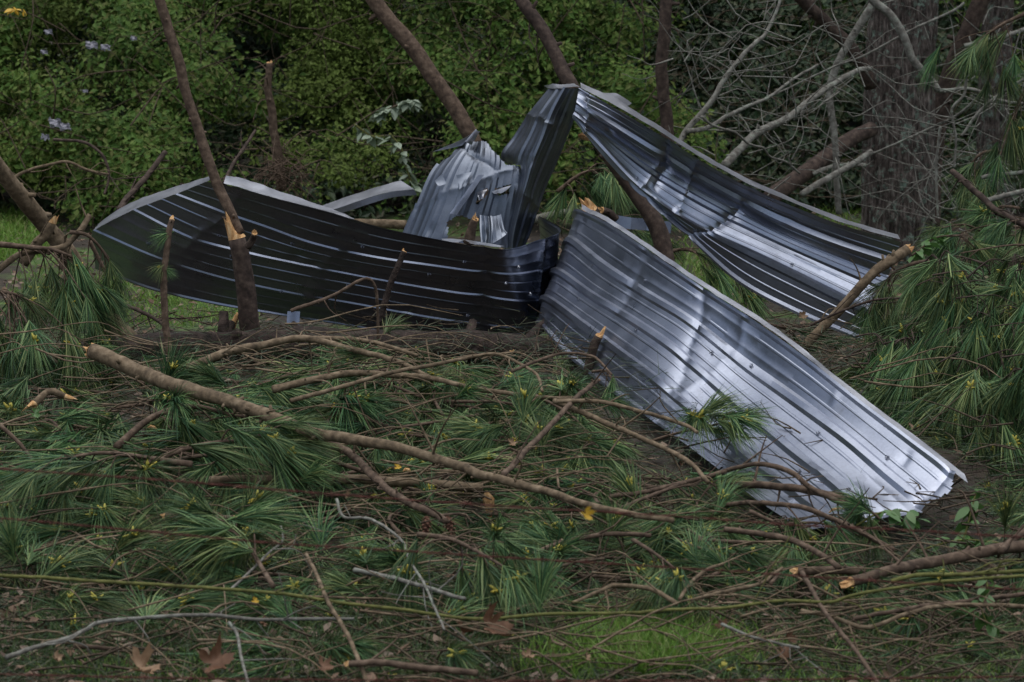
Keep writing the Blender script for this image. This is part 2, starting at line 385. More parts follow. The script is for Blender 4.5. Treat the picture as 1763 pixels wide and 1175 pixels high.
def grass_patch(label, polys, lo, hi, seed, wd=.0028, mat='grass'):
    rg = np.random.default_rng(seed); P = px_points(rg, polys)
    tag(scatter_blades('grass', M[mat], P, rg.uniform(lo, hi, len(P)), wd, rg), label, 'grass', kind='stuff')
grass_patch('bright green grass tuft at the bottom edge right of centre', [(1120, 1135, 140, 42, 4800), (1010, 1160, 130, 28, 500), (1240, 1150, 110, 30, 500)], .07, .22, 31)
grass_patch('short grass sprouting between dead leaves at the lower right', [(1480, 1165, 300, 40, 1500)], .05, .13, 32)
grass_patch('thin grass sprigs at the bottom left among dead leaves', [(280, 1165, 260, 30, 900), (80, 1010, 120, 40, 200)], .04, .11, 33)
grass_patch('dull green grass and sprouts between the twigs along the bottom edge', [(250, 1120, 330, 70, 2600), (700, 1120, 280, 75, 2400), (1150, 1110, 350, 60, 2000), (1600, 1120, 260, 75, 2600)], .05, .17, 37, .0024, 'grass_dull')
grass_patch('green grass in the clearing beneath the lifted left sheet', [(300, 520, 190, 45, 2200), (110, 500, 100, 50, 700)], .05, .13, 34, .004)
grass_patch('pale lawn showing at the far left edge', [(10, 410, 90, 45, 2600)], .08, .2, 35, .006)
grass_patch('green ground cover beyond the right sheet', [(1240, 470, 110, 70, 1100), (1450, 360, 220, 50, 1500)], .08, .2, 36, .005)

rg = np.random.default_rng(41)                       # leaf litter and loose needles on the ground and the heap
def zone(rg, n, y0, y1, xf=.2):
    y = rg.uniform(y0, y1, n); x = rg.uniform(-1, 1, n) * xf * y; return np.stack([x, y, ground_z(x, y)], -1)
P = np.concatenate([zone(rg, 3200, 9.6, 12.2), zone(rg, 1500, 12.2, 17), zone(rg, 6500, 17, 30)]); P[:, 2] += .012
k = fbm(P * 1.3, 8) > -.35; P = P[k]; P[:, 2] += rg.uniform(0, .05, len(P))
V, Fs = leaves(P, np.tile([0, 0, 1.3], (len(P), 1)), rg.uniform(.03, .085, len(P)), rg.uniform(.02, .05, len(P)), rg, 0)
tag(link('leaf_litter', mesh_from('leaf_litter', V, Fs, M['litter'], False)), 'brown dead leaves littering the ground', 'leaf litter', kind='stuff')
P = np.concatenate([zone(rg, 30000, 9.8, 12.5), zone(rg, 34000, 9.8, 16.8), zone(rg, 6000, 16.8, 22)])
P[:, 2] += rg.uniform(0, 1, len(P)) ** 1.5 * (heap(P[:, 0], P[:, 1]) * .5 + .05)
D = rg.normal(0, 1, (len(P), 3)); D[:, 2] *= .3; D = unit(D); S = unit(np.cross(D, rg.normal(0, 1, D.shape))) * .0019
L = rg.uniform(.10, .22, len(P))[:, None]
V = np.stack([P - S, P + S, P + D * L], 1).reshape(-1, 3)
tag(link('loose_needles', mesh_from('loose_needles', V, np.arange(len(V)).reshape(-1, 3), M['needle_mat'], False)), 'loose pine needles strewn through the brush', 'needles', kind='stuff')
# fine twigs nobody could count
mb = MB()
for k in range(1700):
    y = rg.uniform(10.0, 19.5) if k % 3 else rg.uniform(10, 13); x = rg.uniform(-.19, .19) * y; z = float(ground_z(x, y)) + rg.uniform(.02, .28) * (1 if y > 12 else .4)
    a = rg.uniform(0, math.pi); L_ = rg.uniform(.12, .5); d = np.array([math.cos(a), math.sin(a) * .8, rg.normal(0, .22)]) * L_
    P = catmull(np.array([[x, y, z], np.array([x, y, z]) + d * .5 + rg.normal(0, .05, 3) * L_, np.array([x, y, z]) + d]), 5)
    V, Fs = tube(P, np.linspace(rg.uniform(.003, .006), .0016, 5), 4, 0, cap=False); mb.add(V, Fs)
tag(link('twig_litter', mb.mesh('twig_litter', M['twig'])), 'thin broken twigs scattered through the brush pile', 'twigs', kind='stuff')
mb = MB()
for k in range(520):
    y = rg.uniform(10.2, 15.8); x = rg.uniform(-.19, .13) * y; z = float(heap(x, y)) + rg.uniform(.0, .22); a = rg.normal(0, .7); L_ = rg.uniform(.35, 1.1)
    d = np.array([math.cos(a), math.sin(a) * .8, rg.normal(0, .10)]) * L_; p0 = np.array([x, y, z]); w_ = rg.normal(0, .07, 3) * L_
    P = catmull(np.array([p0, p0 + d * .35 + w_, p0 + d * .7 + w_ * .6 + [0, 0, .04 * L_], p0 + d + [0, 0, -.08 * L_]]), 9)
    if float(P[:, 2].min()) < float(ground_z(x, y)) or not all(clear(u_, v_, 12) for u_, v_ in to_px(P)): continue
    V, Fs = tube(P, np.linspace(rg.uniform(.003, .0065), .002, 9), 5, .15, k, cap=False); mb.add(V, Fs)
tag(link('bare_sticks', mb.mesh('bare_sticks', M['bark_tan'])), 'tangle of thin bare sticks all through the brush pile', 'sticks', kind='stuff')
mb = MB()
for k in range(150):
    px, py = (rg.uniform(1600, 1790), rg.uniform(40, 400)) if k % 2 else (rg.uniform(1150, 1490), rg.uniform(20, 320)); p0 = W(px, py, rg.uniform(21, 24.5)); a = rg.normal(.35, .8); L_ = rg.uniform(.3, 1.1)
    d = np.array([math.cos(a) * rg.choice([-1, 1]), rg.normal(0, .3), math.sin(a)]) * L_
    P = catmull(np.array([p0, p0 + d * .35 + rg.normal(0, .06, 3), p0 + d * .7 + rg.normal(0, .06, 3), p0 + d]), 9)
    V, Fs = tube(P, np.linspace(rg.uniform(.004, .007), .002, 9), 4, 0, cap=False); mb.add(V, Fs)
tag(link('bare_twigs', mb.mesh('bare_twigs', M['bark_grey'])), 'fine grey twigs tangled among the bare branches on the right', 'twigs', kind='stuff')
mb = MB()
for k in range(340):
    x = rg.uniform(-6.2, 6.2); z = rg.uniform(.1, 3.2); y = rg.uniform(26.3, 28.2) + z * .8; a = rg.uniform(-.6, 1.6); L_ = rg.uniform(.4, 1.6)
    d = np.array([math.cos(a) * rg.choice([-1, 1]), rg.normal(0, .3), math.sin(a)]) * L_; p0 = np.array([x, y, z])
    P = catmull(np.array([p0, p0 + d * .35 + rg.normal(0, .1, 3), p0 + d * .7 + rg.normal(0, .12, 3), p0 + d + np.array([0, 0, -.25 * L_])]), 9)
    V, Fs = tube(P, np.linspace(rg.uniform(.004, .009), .003, 9), 4, 0, cap=False); mb.add(V, Fs)
tag(link('vine_stems', mb.mesh('vine_stems', M['twig'])), 'brown vine stems and dead twigs tangled over the thicket', 'vines', kind='stuff')

# ------------------------------------------------------------------ sheet metal
def rib_axis(n_pan=4, rw=1.0, mh=.15):
    """positions across the sheet and the height of the pressed profile there"""
    v, h = [], []
    for k in range(n_pan + 1):
        c = k / n_pan
        for dv, hh in ((-.038 * rw, 0), (-.018 * rw, 1), (.018 * rw, 1), (.038 * rw, 0)):
            if 0 <= c + dv <= 1: v.append(c + dv); h.append(hh)
        if k in (0, n_pan): v.append(c); h.append(1)
        if k < n_pan:
            for j in (1 / 3, 2 / 3):
                m = c + j / n_pan
                for dv, hh in ((-.011, 0), (-.005, mh), (.005, mh), (.011, 0)): v.append(m + dv); h.append(hh)
            for j in (.2, .5, .8): v.append(c + j / n_pan); h.append(0)
    o = np.argsort(v); return np.array(v)[o], np.array(h)[o]
def sheet_grid(rows, vs, nu, n_pan=4, rib_h=.028, dent=.012, seed=0, creases=(), dings=0, flip=1, rw=1.0, mh=.15):
    """rows[v][u] = (px, py, Y) control points; returns grid points (nu, nv, 3) and normals"""
    C = np.array([[W(*q) for q in row] for row in rows])            # (K, m, 3)
    U = catmull(C.transpose(1, 0, 2), nu)                            # (nu, K, 3)
    v, h = rib_axis(n_pan, rw, mh)
    if len(vs) == 2: G = U[:, :1] + (U[:, 1:] - U[:, :1]) * v[None, :, None]
    else:
        t = np.interp(v, vs, np.arange(len(vs))); K = len(vs)
        Q = np.concatenate([2 * U[:, :1] - U[:, 1:2], U, 2 * U[:, -1:] - U[:, -2:-1]], 1)
        i = np.minimum(t.astype(int), K - 2); f = (t - i)[None, :, None]
        a, b, c, d = Q[:, i], Q[:, i + 1], Q[:, i + 2], Q[:, i + 3]; 
        sm = .5 * (2 * b + (c - a) * f + (2 * a - 5 * b + 4 * c - d) * f * f + (-a + 3 * b - 3 * c + d) * f ** 3)
        G = .5 * sm + .5 * (b + (c - b) * f)
    def nrm(G):
        n_ = np.cross(np.gradient(G, axis=0), np.gradient(G, axis=1)); return unit(n_) * flip
    N = nrm(G); s = np.sign((N * (G - np.array([0, 0, CAM_H]))).sum(-1).mean()); N = -N * s if flip == 1 else N
    uu = np.linspace(0, 1, nu)[:, None] * np.ones(len(v)); vv = np.ones((nu, 1)) * v[None]
    Lm = np.linalg.norm(np.diff(G[:, len(v) // 2], axis=0), axis=1).sum()
    q = np.stack([uu * Lm * .9, vv * 1.8, uu * 0 + seed], -1)
    disp = dent * fbm(q, seed, 3)
    disp += .0016 * fbm(np.stack([uu * Lm * .9, vv * 12, uu * 0], -1), seed + 5, 2)
    for (u0, sl, amp, wd, v0, v1) in creases:
        du = uu - (u0 + sl * (vv - .5) + .012 * fbm(np.stack([vv * 6, vv * 0 + u0 * 50, vv * 0], -1), seed + 3, 2))
        wv = smooth(v0 - .08, v0 + .04, vv) * (1 - smooth(v1 - .04, v1 + .08, vv))
        disp += amp * np.exp(-np.abs(du) / wd) * wv
    rg = np.random.default_rng(seed + 77)
    for k in range(dings):
        u0, v0, rr, am = rg.uniform(.03, .97), rg.uniform(.05, .95), rg.uniform(.02, .05), rg.uniform(-.010, .006)
        disp += am * np.exp(-(((uu - u0) * Lm) ** 2 + ((vv - v0) * .9) ** 2) / (rr * rr))
    crush = np.ones_like(uu)
    for (u0, sl, amp, wd, v0, v1) in creases:
        crush *= 1 - .6 * np.exp(-np.abs(uu - (u0 + sl * (vv - .5))) / (wd * 1.0))
    crush *= .72 + .55 * fbm(np.stack([uu * Lm * 1.1, vv * 5, uu * 0 + 3], -1), seed + 21, 3)
    return G + N * (disp + rib_h * h[None] * crush)[..., None], N, v
def sheet_mesh(name, G, keep=None, mat=None, thick=.0012):
    nu, nv = G.shape[:2]; i = (np.arange(nu - 1)[:, None] * nv + np.arange(nv - 1)); F4 = np.stack([i, i + 1, i + nv + 1, i + nv], -1)
    if keep is not None: F4 = F4[keep(G)]
    F4 = F4.reshape(-1, 4); me = mesh_from(name, G.reshape(-1, 3), F4, mat or M['metal'], True)
    me.set_sharp_from_angle(angle=R(22)); return me
def outline_cut(poly_keep=None, holes=(), ragged=5, seed=0):
    def f(G):
        c = (G[:-1, :-1] + G[1:, 1:]) / 2; p = to_px(c)
        p = p + ragged * np.stack([fbm(np.concatenate([p / 18, p[..., :1] * 0], -1), seed, 2), fbm(np.concatenate([p / 18, p[..., :1] * 0 + 9], -1), seed, 2)], -1)
        k = np.ones(p.shape[:2], bool)
        if poly_keep: k &= in_poly(p, poly_keep)
        for h in holes: k &= ~in_poly(p, h)
        return k
    return f
# a torn screw hole: a ring of little bent-out teeth
def hole_mesh():
    V, Fs = [], []
    for k in range(7):
        a = k * 2 * math.pi / 7; a2 = a + .62; b = len(V)
        V += [(.004 * math.cos(a), .004 * math.sin(a), 0), (.013 * math.cos(a), .013 * math.sin(a), .002), (.013 * math.cos(a2), .013 * math.sin(a2), .002), (.005 * math.cos(a2), .005 * math.sin(a2), .009 + .004 * (k % 3))]
        Fs += [(b, b + 1, b + 2, b + 3)]
    return mesh_from('screw_hole', np.array(V), Fs, M['metal_trim'], False)
HOLE = hole_mesh()
def add_holes(root, G, N, spots):
    for (fu, fv) in spots:
        i, j = int(fu * (G.shape[0] - 1)), int(fv * (G.shape[1] - 1)); P = G[i, j] + N[i, j] * .002
        h = link('screw_hole', HOLE, root, P - np.array(root.location)); h.rotation_euler = Vector(N[i, j]).to_track_quat('Z', 'Y').to_euler()
def put_sheet(root, name, G, keep=None, mat=None):
    return link(name, sheet_mesh(name, G - np.array(root.location), None if keep is None else (lambda g: keep(G)), mat), root)

# 1. the dark sheet on the left
L0 = [(360,310),(415,323),(480,341),(560,362),(660,392),(760,412),(865,428),(925,412),(963,396)]
L1 = [(302,334),(380,365),(455,392),(540,422),(645,445),(755,460),(865,473),(922,468),(957,450)]
L2 = [(228,362),(320,408),(410,434),(510,456),(620,478),(740,500),(860,517),(918,518),(944,500)]
L3 = [(160,397),(270,445),(380,480),(490,505),(610,526),(730,548),(850,564),(910,562),(934,530)]
L4 = [(165,462),(260,497),(370,523),(480,542),(600,562),(725,584),(850,598),(905,590),(927,548)]
yb = [17.95, 17.8, 17.7, 17.6, 17.5, 17.42, 17.4, 17.55, 17.8]
tilt = [-.20, -.10, 0, .10, .20]
tm = [2.0, 1.7, 1.35, 1.1, 1, 1, 1, 1, 1]
rows = [[(x, y, b + t * m) for (x, y), b, m in zip(r, yb, tm)] + [(e[0], e[1], 18.5 + t * .5)] for r, t, e in zip((L0, L1, L2, L3, L4), tilt, ((925, 372), (930, 415), (936, 455), (938, 490), (938, 520)))]
G, N, v = sheet_grid(rows, [0, .25, .5, .75, 1], 190, rib_h=.010, rw=.5, mh=.34, dent=.014, seed=1, dings=26, creases=[(.13, .03, .010, .012, .1, .6), (.64, .02, -.016, .012, 0, .8), (.80, 0, .02, .012, 0, 1), (.38, -.03, .008, .01, .2, .9)])
root = thing('metal_sheet', 'dark ribbed metal sheet curving across behind the upright broken limb on the left', 'metal sheet', W(600, 560, 17.6))
put_sheet(root, 'ribbed_panel', G, None, M['metal_dark'])
add_holes(root, G, N, [(.30, .3), (.42, .2), (.43, .62), (.55, .36), (.60, .18), (.68, .33), (.71, .2), (.22, .55), (.33, .75), (.5, .8), (.16, .42), (.62, .7), (.76, .45), (.08, .66), (.27, .9)])
# folded end and top lips that catch the sky
def strip_mesh(a, b, nseg=40, wob=.006, seed=0, mid=None):
    A, B = catmull(np.array(a), nseg), catmull(np.array(b), nseg); rg = np.random.default_rng(seed)
    k = 5; t = np.linspace(0, 1, k); G = A[:, None] + (B - A)[:, None] * t[None, :, None]
    G = G + wob * np.stack([fbm(G * 9, seed), fbm(G * 9, seed + 4), fbm(G * 9, seed + 8)], -1) * np.array([.3, 1, 1]); return G
def lip(root, name, pts, back, up, seed, mat=None):
    a = [W(*p) for p in pts]; b = [q + np.array([0.0, bk, u_]) for q, bk, u_ in zip(a, back, up)]
    return put_sheet(root, name, strip_mesh(a, b, 60, .008, seed), None, mat or M['metal_trim'])
lip(root, 'folded_lip', [(160, 398, 18.05), (195, 379, 18.0), (228, 363, 17.95), (302, 335, 17.85), (360, 311, 17.75)], [.24, .32, .34, .28, .12], [.025, .045, .045, .035, .02], 3)
lip(root, 'folded_lip', [(385, 316, 17.7), (420, 326, 17.65), (480, 343, 17.5), (560, 364, 17.4), (610, 378, 17.32)], [.16, .22, .18, .12, .03], [.035, .04, .03, .015, .002], 4)

# 2. the bright sheet on the right
A0 = [(1000,362),(1060,392),(1130,440),(1210,495),(1300,552),(1390,617),(1480,690),(1570,758),(1668,833)]
A1 = [(984,415),(1040,460),(1110,506),(1190,555),(1285,630),(1370,690),(1450,750),(1530,818),(1612,886)]
A2 = [(962,470),(1020,510),(1090,552),(1165,604),(1250,678),(1320,740),(1385,797),(1450,850),(1520,905)]
A3 = [(942,515),(1000,556),(1065,606),(1130,655),(1200,715),(1265,772),(1330,825),(1395,872),(1450,914)]
A4 = [(932,560),(985,618),(1045,668),(1105,712),(1170,760),(1230,805),(1285,850),(1335,890),(1380,925)]
t8 = np.linspace(0, 1, 9); yb = 1 / ((1 - t8) / 17.5 + t8 / 12.8)
rows = []
for r, f, e in zip((A0, A1, A2, A3, A4), (.0, .25, .5, .75, 1), ((993, 372), (972, 425), (950, 478), (932, 525), (926, 562))):
    rows.append([(e[0], e[1], 17.9 - f * .2)] + [(x, y, b - .48 * f) for (x, y), b in zip(r, yb)])
G, N, v = sheet_grid(rows, [0, .25, .5, .75, 1], 230, dent=.010, seed=2, dings=14, creases=[(.47, .05, -.011, .012, 0, .75), (.515, -.05, .009, .012, 0, .7), (.12, .02, .010, .03, .2, 1), (.30, -.02, -.006, .01, 0, .4), (.97, .01, -.016, .010, 0, .5)])
root = thing('metal_sheet', 'bright silvery ribbed metal sheet sloping down to the lower right', 'metal sheet', W(1300, 760, 15.0))
put_sheet(root, 'ribbed_panel', G, lambda g: outline_cut(None, (), 3, 5)(g) & ~((np.linspace(0, 1, 229)[:, None] > .985 + .015 * fbm(np.stack([np.linspace(0, 9, g.shape[1] - 1)] * 3, -1), 3)[None, :])))
add_holes(root, G, N, [(.2, .3), (.2, .62), (.33, .2), (.35, .55), (.42, .8), (.57, .25), (.62, .5), (.66, .75), (.75, .33), (.8, .6), (.87, .2), (.9, .5), (.26, .75), (.5, .35)])
lip(root, 'folded_lip', [(1002, 361, 17.5), (1060, 391, 16.9), (1130, 439, 16.1), (1210, 494, 15.3), (1300, 551, 14.7), (1390, 616, 14.2), (1480, 689, 13.7), (1570, 757, 13.25), (1666, 832, 12.8)], [.10] * 9, [.022] * 9, 6)

# 3. the tall folded sheet: a wing to the right and a leg that comes down on the left
B0 = [(997,152),(1060,184),(1130,224),(1200,268),(1280,313),(1360,348),(1450,384),(1552,414)]
B1 = [(990,190),(1045,226),(1110,270),(1180,312),(1260,356),(1340,398),(1420,432),(1530,474)]
B2 = [(988,196),(1036,250),(1090,308),(1150,356),(1222,398),(1305,436),(1400,482),(1505,535)]
B3 = [(987,200),(1030,252),(1078,303),(1130,352),(1195,415),(1270,485),(1360,535),(1482,586)]
dep = ([18.2,18.05,17.98,17.95,17.92,17.9,17.9,17.9], [18.15,18.16,18.18,18.18,18.16,18.13,18.08,18.04], [18.2,18.18,18.17,18.15,18.12,18.08,18.02,17.96], [18.25,18.25,18.25,18.22,18.18,18.12,18.05,17.98])
rows = [[(x, y, d) for (x, y), d in zip(r, dd)] for r, dd in zip((B0, B1, B2, B3), dep)]
G, N, v = sheet_grid(rows, [0, .4, .72, 1], 180, dent=.010, seed=3, dings=10, creases=[(.36, .06, -.02, .012, .1, .6), (.33, -.05, .012, .012, .2, .9), (.45, .03, .014, .01, .0, 1), (.06, .03, .02, .014, 0, 1), (.58, -.06, -.018, .012, .4, 1)])
root = thing('metal_sheet', 'tall folded metal sheet with a peak and a long wing drooping right', 'metal sheet', W(990, 430, 18.1))
put_sheet(root, 'ribbed_panel', G)
add_holes(root, G, N, [(.3, .7), (.55, .8), (.6, .35), (.8, .7), (.45, .5)])
lip(root, 'folded_lip', [(1000, 152, 18.2), (1060, 183, 18.05), (1130, 223, 17.98), (1200, 267, 17.95), (1280, 312, 17.92), (1360, 347, 17.9), (1450, 383, 17.9), (1550, 413, 17.9)], [.12] * 8, [.03, .035, .03, .025, .025, .02, .02, .02], 8)
E0 = [(948,154),(914,195),(886,236),(864,270),(880,305),(874,350),(866,400),(872,440)]
E1 = [(975,152),(952,192),(935,235),(918,275),(908,310),(895,355),(884,400),(880,440)]
E2 = [(999,151),(987,203),(971,248),(956,285),(941,318),(926,362),(914,400),(896,440)]
rows = [[(x, y, d) for (x, y) in r] for r, d in zip((E0, E1, E2), (18.6, 18.1, 18.35))]
G, N, v = sheet_grid(rows, [0, .5, 1], 120, dent=.018, seed=4, dings=6, rib_h=.014, creases=[(.2, .1, .014, .02, 0, .6), (.65, .1, .012, .02, .5, 1)])
put_sheet(root, 'folded_leg', G, outline_cut(None, [[(855, 282), (898, 284), (880, 335), (855, 340)]], 4, 2), M['metal_torn'])
a = [W(1000, 153, 18.22), W(1030, 163, 18.3), W(1052, 172, 18.3), W(1076, 184, 18.25)]; b = [q + np.array([.05, .16, u_]) for q, u_ in zip(a, (-.01, .005, .03, .01))]
put_sheet(root, 'torn_flap', strip_mesh(a, b, 20, .02, 2), None, M['metal_trim'])
a = [W(945, 154, 18.55), W(965, 152, 18.2), W(985, 150, 18.15), W(999, 150, 18.2)]; b = [q + np.array([-.03, .30, .012]) for q in a]
put_sheet(root, 'folded_lip', strip_mesh(a, b, 20, .012, 5), None, M['metal_trim'])

# 4. the torn upright sheet in the middle
rows = [[(697,402,18.62),(718,350,18.63),(742,296,18.66),(772,264,18.70),(806,238,18.76)],
        [(742,412,18.36),(764,358,18.38),(784,302,18.42),(804,264,18.48),(820,236,18.6)],
        [(805,420,18.30),(822,366,18.32),(838,312,18.36),(846,268,18.42),(840,240,18.52)],
        [(880,428,18.34),(884,374,18.34),(893,318,18.36),(894,284,18.40),(870,250,18.5)]]
G, N, v = sheet_grid(rows, [0, .33, .67, 1], 110, dent=.022, seed=5, dings=14, rib_h=.014, creases=[(.45, .5, .008, .03, .1, .9), (.7, -.4, -.010, .03, 0, .7)])
root = thing('metal_sheet', 'torn grey metal sheet standing upright with ragged holes left of the peak', 'metal sheet', W(790, 425, 18.4))
put_sheet(root, 'ribbed_panel', G, mat=M['metal_torn'], keep=outline_cut([(690, 430), (690, 402), (718, 345), (745, 288), (800, 246), (838, 243), (856, 266), (870, 287), (900, 286), (900, 430)],
    [[(770, 382), (788, 372), (812, 376), (834, 372), (836, 415), (772, 415)], [(853, 325), (880, 318), (876, 335), (858, 338)], [(826, 332), (842, 322), (838, 340), (822, 352)]], 4, 7))
def flap(root, quad, Y, curl, seed, mat=None):
    q = [W(x, y, Y + d) for (x, y, d) in quad]; n_ = 7; t = np.linspace(0, 1, n_)
    A = q[0] + (q[1] - q[0]) * t[:, None]; B = q[3] + (q[2] - q[3]) * t[:, None]
    G = A[:, None] + (B - A)[:, None] * t[None, :, None]; G = G + np.array([0, -1, .3]) * (curl * (t[None, :] ** 2) * (1 + .4 * vnoise(np.stack([t * 5, t * 0 + seed, t * 0], -1)))[:, None])[..., None]
    G = G + .006 * np.stack([fbm(G * 14, seed), fbm(G * 14, seed + 1), fbm(G * 14, seed + 2)], -1)
    return put_sheet(root, 'torn_flap', G, None, mat or M['metal_trim'])
flap(root, [(748, 312, 0), (762, 300, 0), (769, 318, -.01), (755, 322, -.02)], 18.36, .015, 1, M['metal_torn'])
flap(root, [(786, 302, 0), (812, 296, .02), (800, 316, -.02), (790, 330, -.02)], 18.33, .02, 2, M['metal_torn'])
flap(root, [(775, 368, 0), (823, 300, .08), (834, 304, -.02), (787, 372, -.06)], 18.28, .05, 3, M['metal'])
flap(root, [(846, 330, 0), (880, 320, 0), (868, 334, -.06), (852, 337, -.07)], 18.34, .05, 4)
flap(root, [(822, 330, 0), (838, 326, 0), (832, 344, -.05), (824, 348, -.05)], 18.28, .04, 5)
flap(root, [(745, 262, .2), (806, 236, .2), (824, 224, .05), (796, 254, .05)], 18.6, .05, 6, M['metal_dark'])
flap(root, [(800, 244, 0), (820, 222, .1), (828, 232, 0), (812, 254, -.1)], 18.5, .10, 7, M['metal_dark'])
# torn scrap curled up in the opening, trim strip and loose bits
rows = [[(828,371,17.95),(828,392,17.9),(830,418,17.85)], [(846,373,17.85),(848,394,17.78),(846,420,17.75)], [(860,371,17.9),(866,396,17.85),(874,404,17.8)]]
G, N, v = sheet_grid(rows, [0, .5, 1], 30, n_pan=2, dent=.02, seed=6, rib_h=.012, dings=8)
root = thing('metal_scrap', 'small curled scrap of ribbed metal beside the broken stub in the opening', 'metal scrap', W(845, 420, 17.8)); put_sheet(root, 'ribbed_panel', G, mat=M['metal_torn'])
flap(root, [(760, 411, .1), (800, 413, .1), (790, 418, -.06), (764, 419, -.06)], 17.5, .02, 8)
flap(root, [(800, 413, .1), (868, 424, .1), (862, 427, -.04), (810, 421, -.04)], 17.5, .02, 9)
a = [W(548, 358, 19.1), W(600, 338, 19.1), W(650, 322, 19.15), W(690, 310, 19.2)]; b = [W(572, 362, 18.85), W(620, 346, 18.85), W(668, 332, 18.9), W(713, 326, 18.95)]
root = thing('metal_strip', 'narrow pale strip of metal trim lying behind the dark sheet', 'metal strip', W(560, 375, 19)); put_sheet(root, 'flat_flange', strip_mesh(a, b, 24, .006, 3), None, M['metal_trim'])
put_sheet(root, 'turned_edge', strip_mesh(b, [q + np.array([.02, .01, -.035]) for q in b], 24, .004, 4), None, M['metal_trim'])
for (x_, y_, Y_, sx, rz, lab) in ((505, 548, 17.0, .035, .2, 'small bluish metal offcut on the ground under the dark sheet'), (1100, 386, 19.6, .22, -.1, 'bent metal offcut lying in shade under the wing')):
    g_ = np.array([[[u_, v_, .02 * math.sin(u_ * 30) + .01 * v_] for v_ in np.linspace(-.04, .04, 4)] for u_ in np.linspace(-sx, sx, 9)])
    o = link('metal_offcut', sheet_mesh('metal_offcut', g_, None, M['metal_dark']), None, W(x_, y_, Y_)); o.rotation_euler = (1.35, .1, rz); tag(o, lab, 'metal scrap')

# ------------------------------------------------------------------ branches, trunks, limbs
def splinter_mesh(p, d, r, ln, seed, origin):
    """jagged broken end: a ring of torn fibres around a sunken heart"""
    rg = np.random.default_rng(seed); d = np.asarray(d, float); d = d / np.linalg.norm(d); u = np.cross(d, [.3, .2, .9]); u /= np.linalg.norm(u); b = np.cross(d, u); n_ = 14
    V, Fs = [], []; a = np.linspace(0, 2 * math.pi, n_, endpoint=False); side = rg.uniform(0, 6.28)
    hgt = ln * (.12 + .88 * (.5 + .5 * np.cos(a - side)) ** 2 * rg.uniform(.55, 1.1, n_)); hgt *= rg.uniform(.45, 1.25, n_)
    for k in range(n_): V.append(p + (u * math.cos(a[k]) + b * math.sin(a[k])) * r * 1.0)
    for k in range(n_): V.append(p + (u * math.cos(a[k]) + b * math.sin(a[k])) * r * rg.uniform(.72, .95) + d * hgt[k])
    for k in range(n_): V.append(p + (u * math.cos(a[k]) + b * math.sin(a[k])) * r * .45 + d * hgt[k] * rg.uniform(.3, .8))
    V.append(p + d * ln * .15)
    for k in range(n_):
        j = (k + 1) % n_; Fs += [(k, j, n_ + j, n_ + k), (n_ + k, n_ + j, 2 * n_ + j, 2 * n_ + k), (2 * n_ + k, 2 * n_ + j, 3 * n_)]
    return mesh_from('broken_end', np.array(V) - origin, Fs, M['wood'], False)
SEED = [100]
def limb(root, name, pts, r, mat, ends='', sides=None, rough=.14, twigs=0, twig_mat=None, ln=3.0, parent=None):
    """pts world points, r radii list; adds a part to root"""
    SEED[0] += 1; s = SEED[0]; P0 = np.array(pts); o_ = np.array((root).location)
    L_ = np.linalg.norm(np.diff(P0, axis=0), axis=1).sum(); rm = float(np.mean(r))
    n_ = int(np.clip(L_ / (rm * 1.1), 10, 120)); P = catmull(P0, n_); rr = np.interp(np.linspace(0, 1, n_), np.linspace(0, 1, len(r)), r)
    P = P + .35 * rm * np.stack([fbm(P * (.16 / rm) + 7 * k, s + k, 2) for k in range(3)], -1)
    mb = MB(); mb.add(*tube(P, rr, sides or (8 if rm < .02 else 14 if rm < .06 else 26), rough, s))
    rg = np.random.default_rng(s)
    for k in range(twigs):
        i = int(rg.uniform(.12, .95) * (n_ - 1)); T = P[min(i + 1, n_ - 1)] - P[max(i - 1, 0)]; T /= np.linalg.norm(T)
        d = T * rg.uniform(.2, .9) + unit(rg.normal(0, 1, 3)) * .8; d = unit(d); d[1] *= .7; tl = rg.uniform(.08, .30) * (1.6 if rm > .02 else 1)
        q = np.array([P[i], P[i] + d * tl * .5 + rg.normal(0, .02, 3), P[i] + d * tl + np.array([0, 0, rg.uniform(-.3, .1) * tl])])
        mb.add(*tube(catmull(q, 6), np.linspace(min(rr[i] * .45, .007), .0018, 6), 5, .1, s + k, False))
    for k in range(int(L_ / (.09 if rm < .03 else .2))):                                   # knots and short snags
        i = int(rg.uniform(.05, .95) * (n_ - 1)); d = unit(rg.normal(0, 1, 3)); q = np.array([P[i], P[i] + d * rr[i] * rg.uniform(1.3, 2.2)])
        mb.add(*tube(catmull(q, 3), np.linspace(rr[i] * .45, rr[i] * .25, 3), 5, .1, s + k))
    part = link(name, mb.mesh(name, mat, o_), parent or root)
    for e in ends:
        i, j = (0, 1) if e == 's' else (-1, -2)
        link('broken_end', splinter_mesh(P[i], P[i] - P[j], rr[i], rr[i] * ln, s, o_), part)
    return part, P, rr
def trace(pts, r0, r1, Y):
    """photograph points with radii in pixels -> world points; Y: ('H', lift) on the pile, or (y0, y1)"""
    n_ = len(pts)
    if Y[0] == 'H':
        q = [on_heap(x, y, Y[1] + .15) for x, y in pts]
        q = np.array(q); 
        if n_ > 2: q = np.convolve(np.concatenate([q[:1], q, q[-1:]]), [.25, .5, .25], 'valid')
    else: q = np.interp(np.linspace(0, 1, n_), np.linspace(0, 1, len(Y)), Y)
    P = [W(x, y, yy) for (x, y), yy in zip(pts, q)]; rr = [a * PX(yy) for a, yy in zip(np.linspace(r0, r1, n_), q)]
    return P, rr
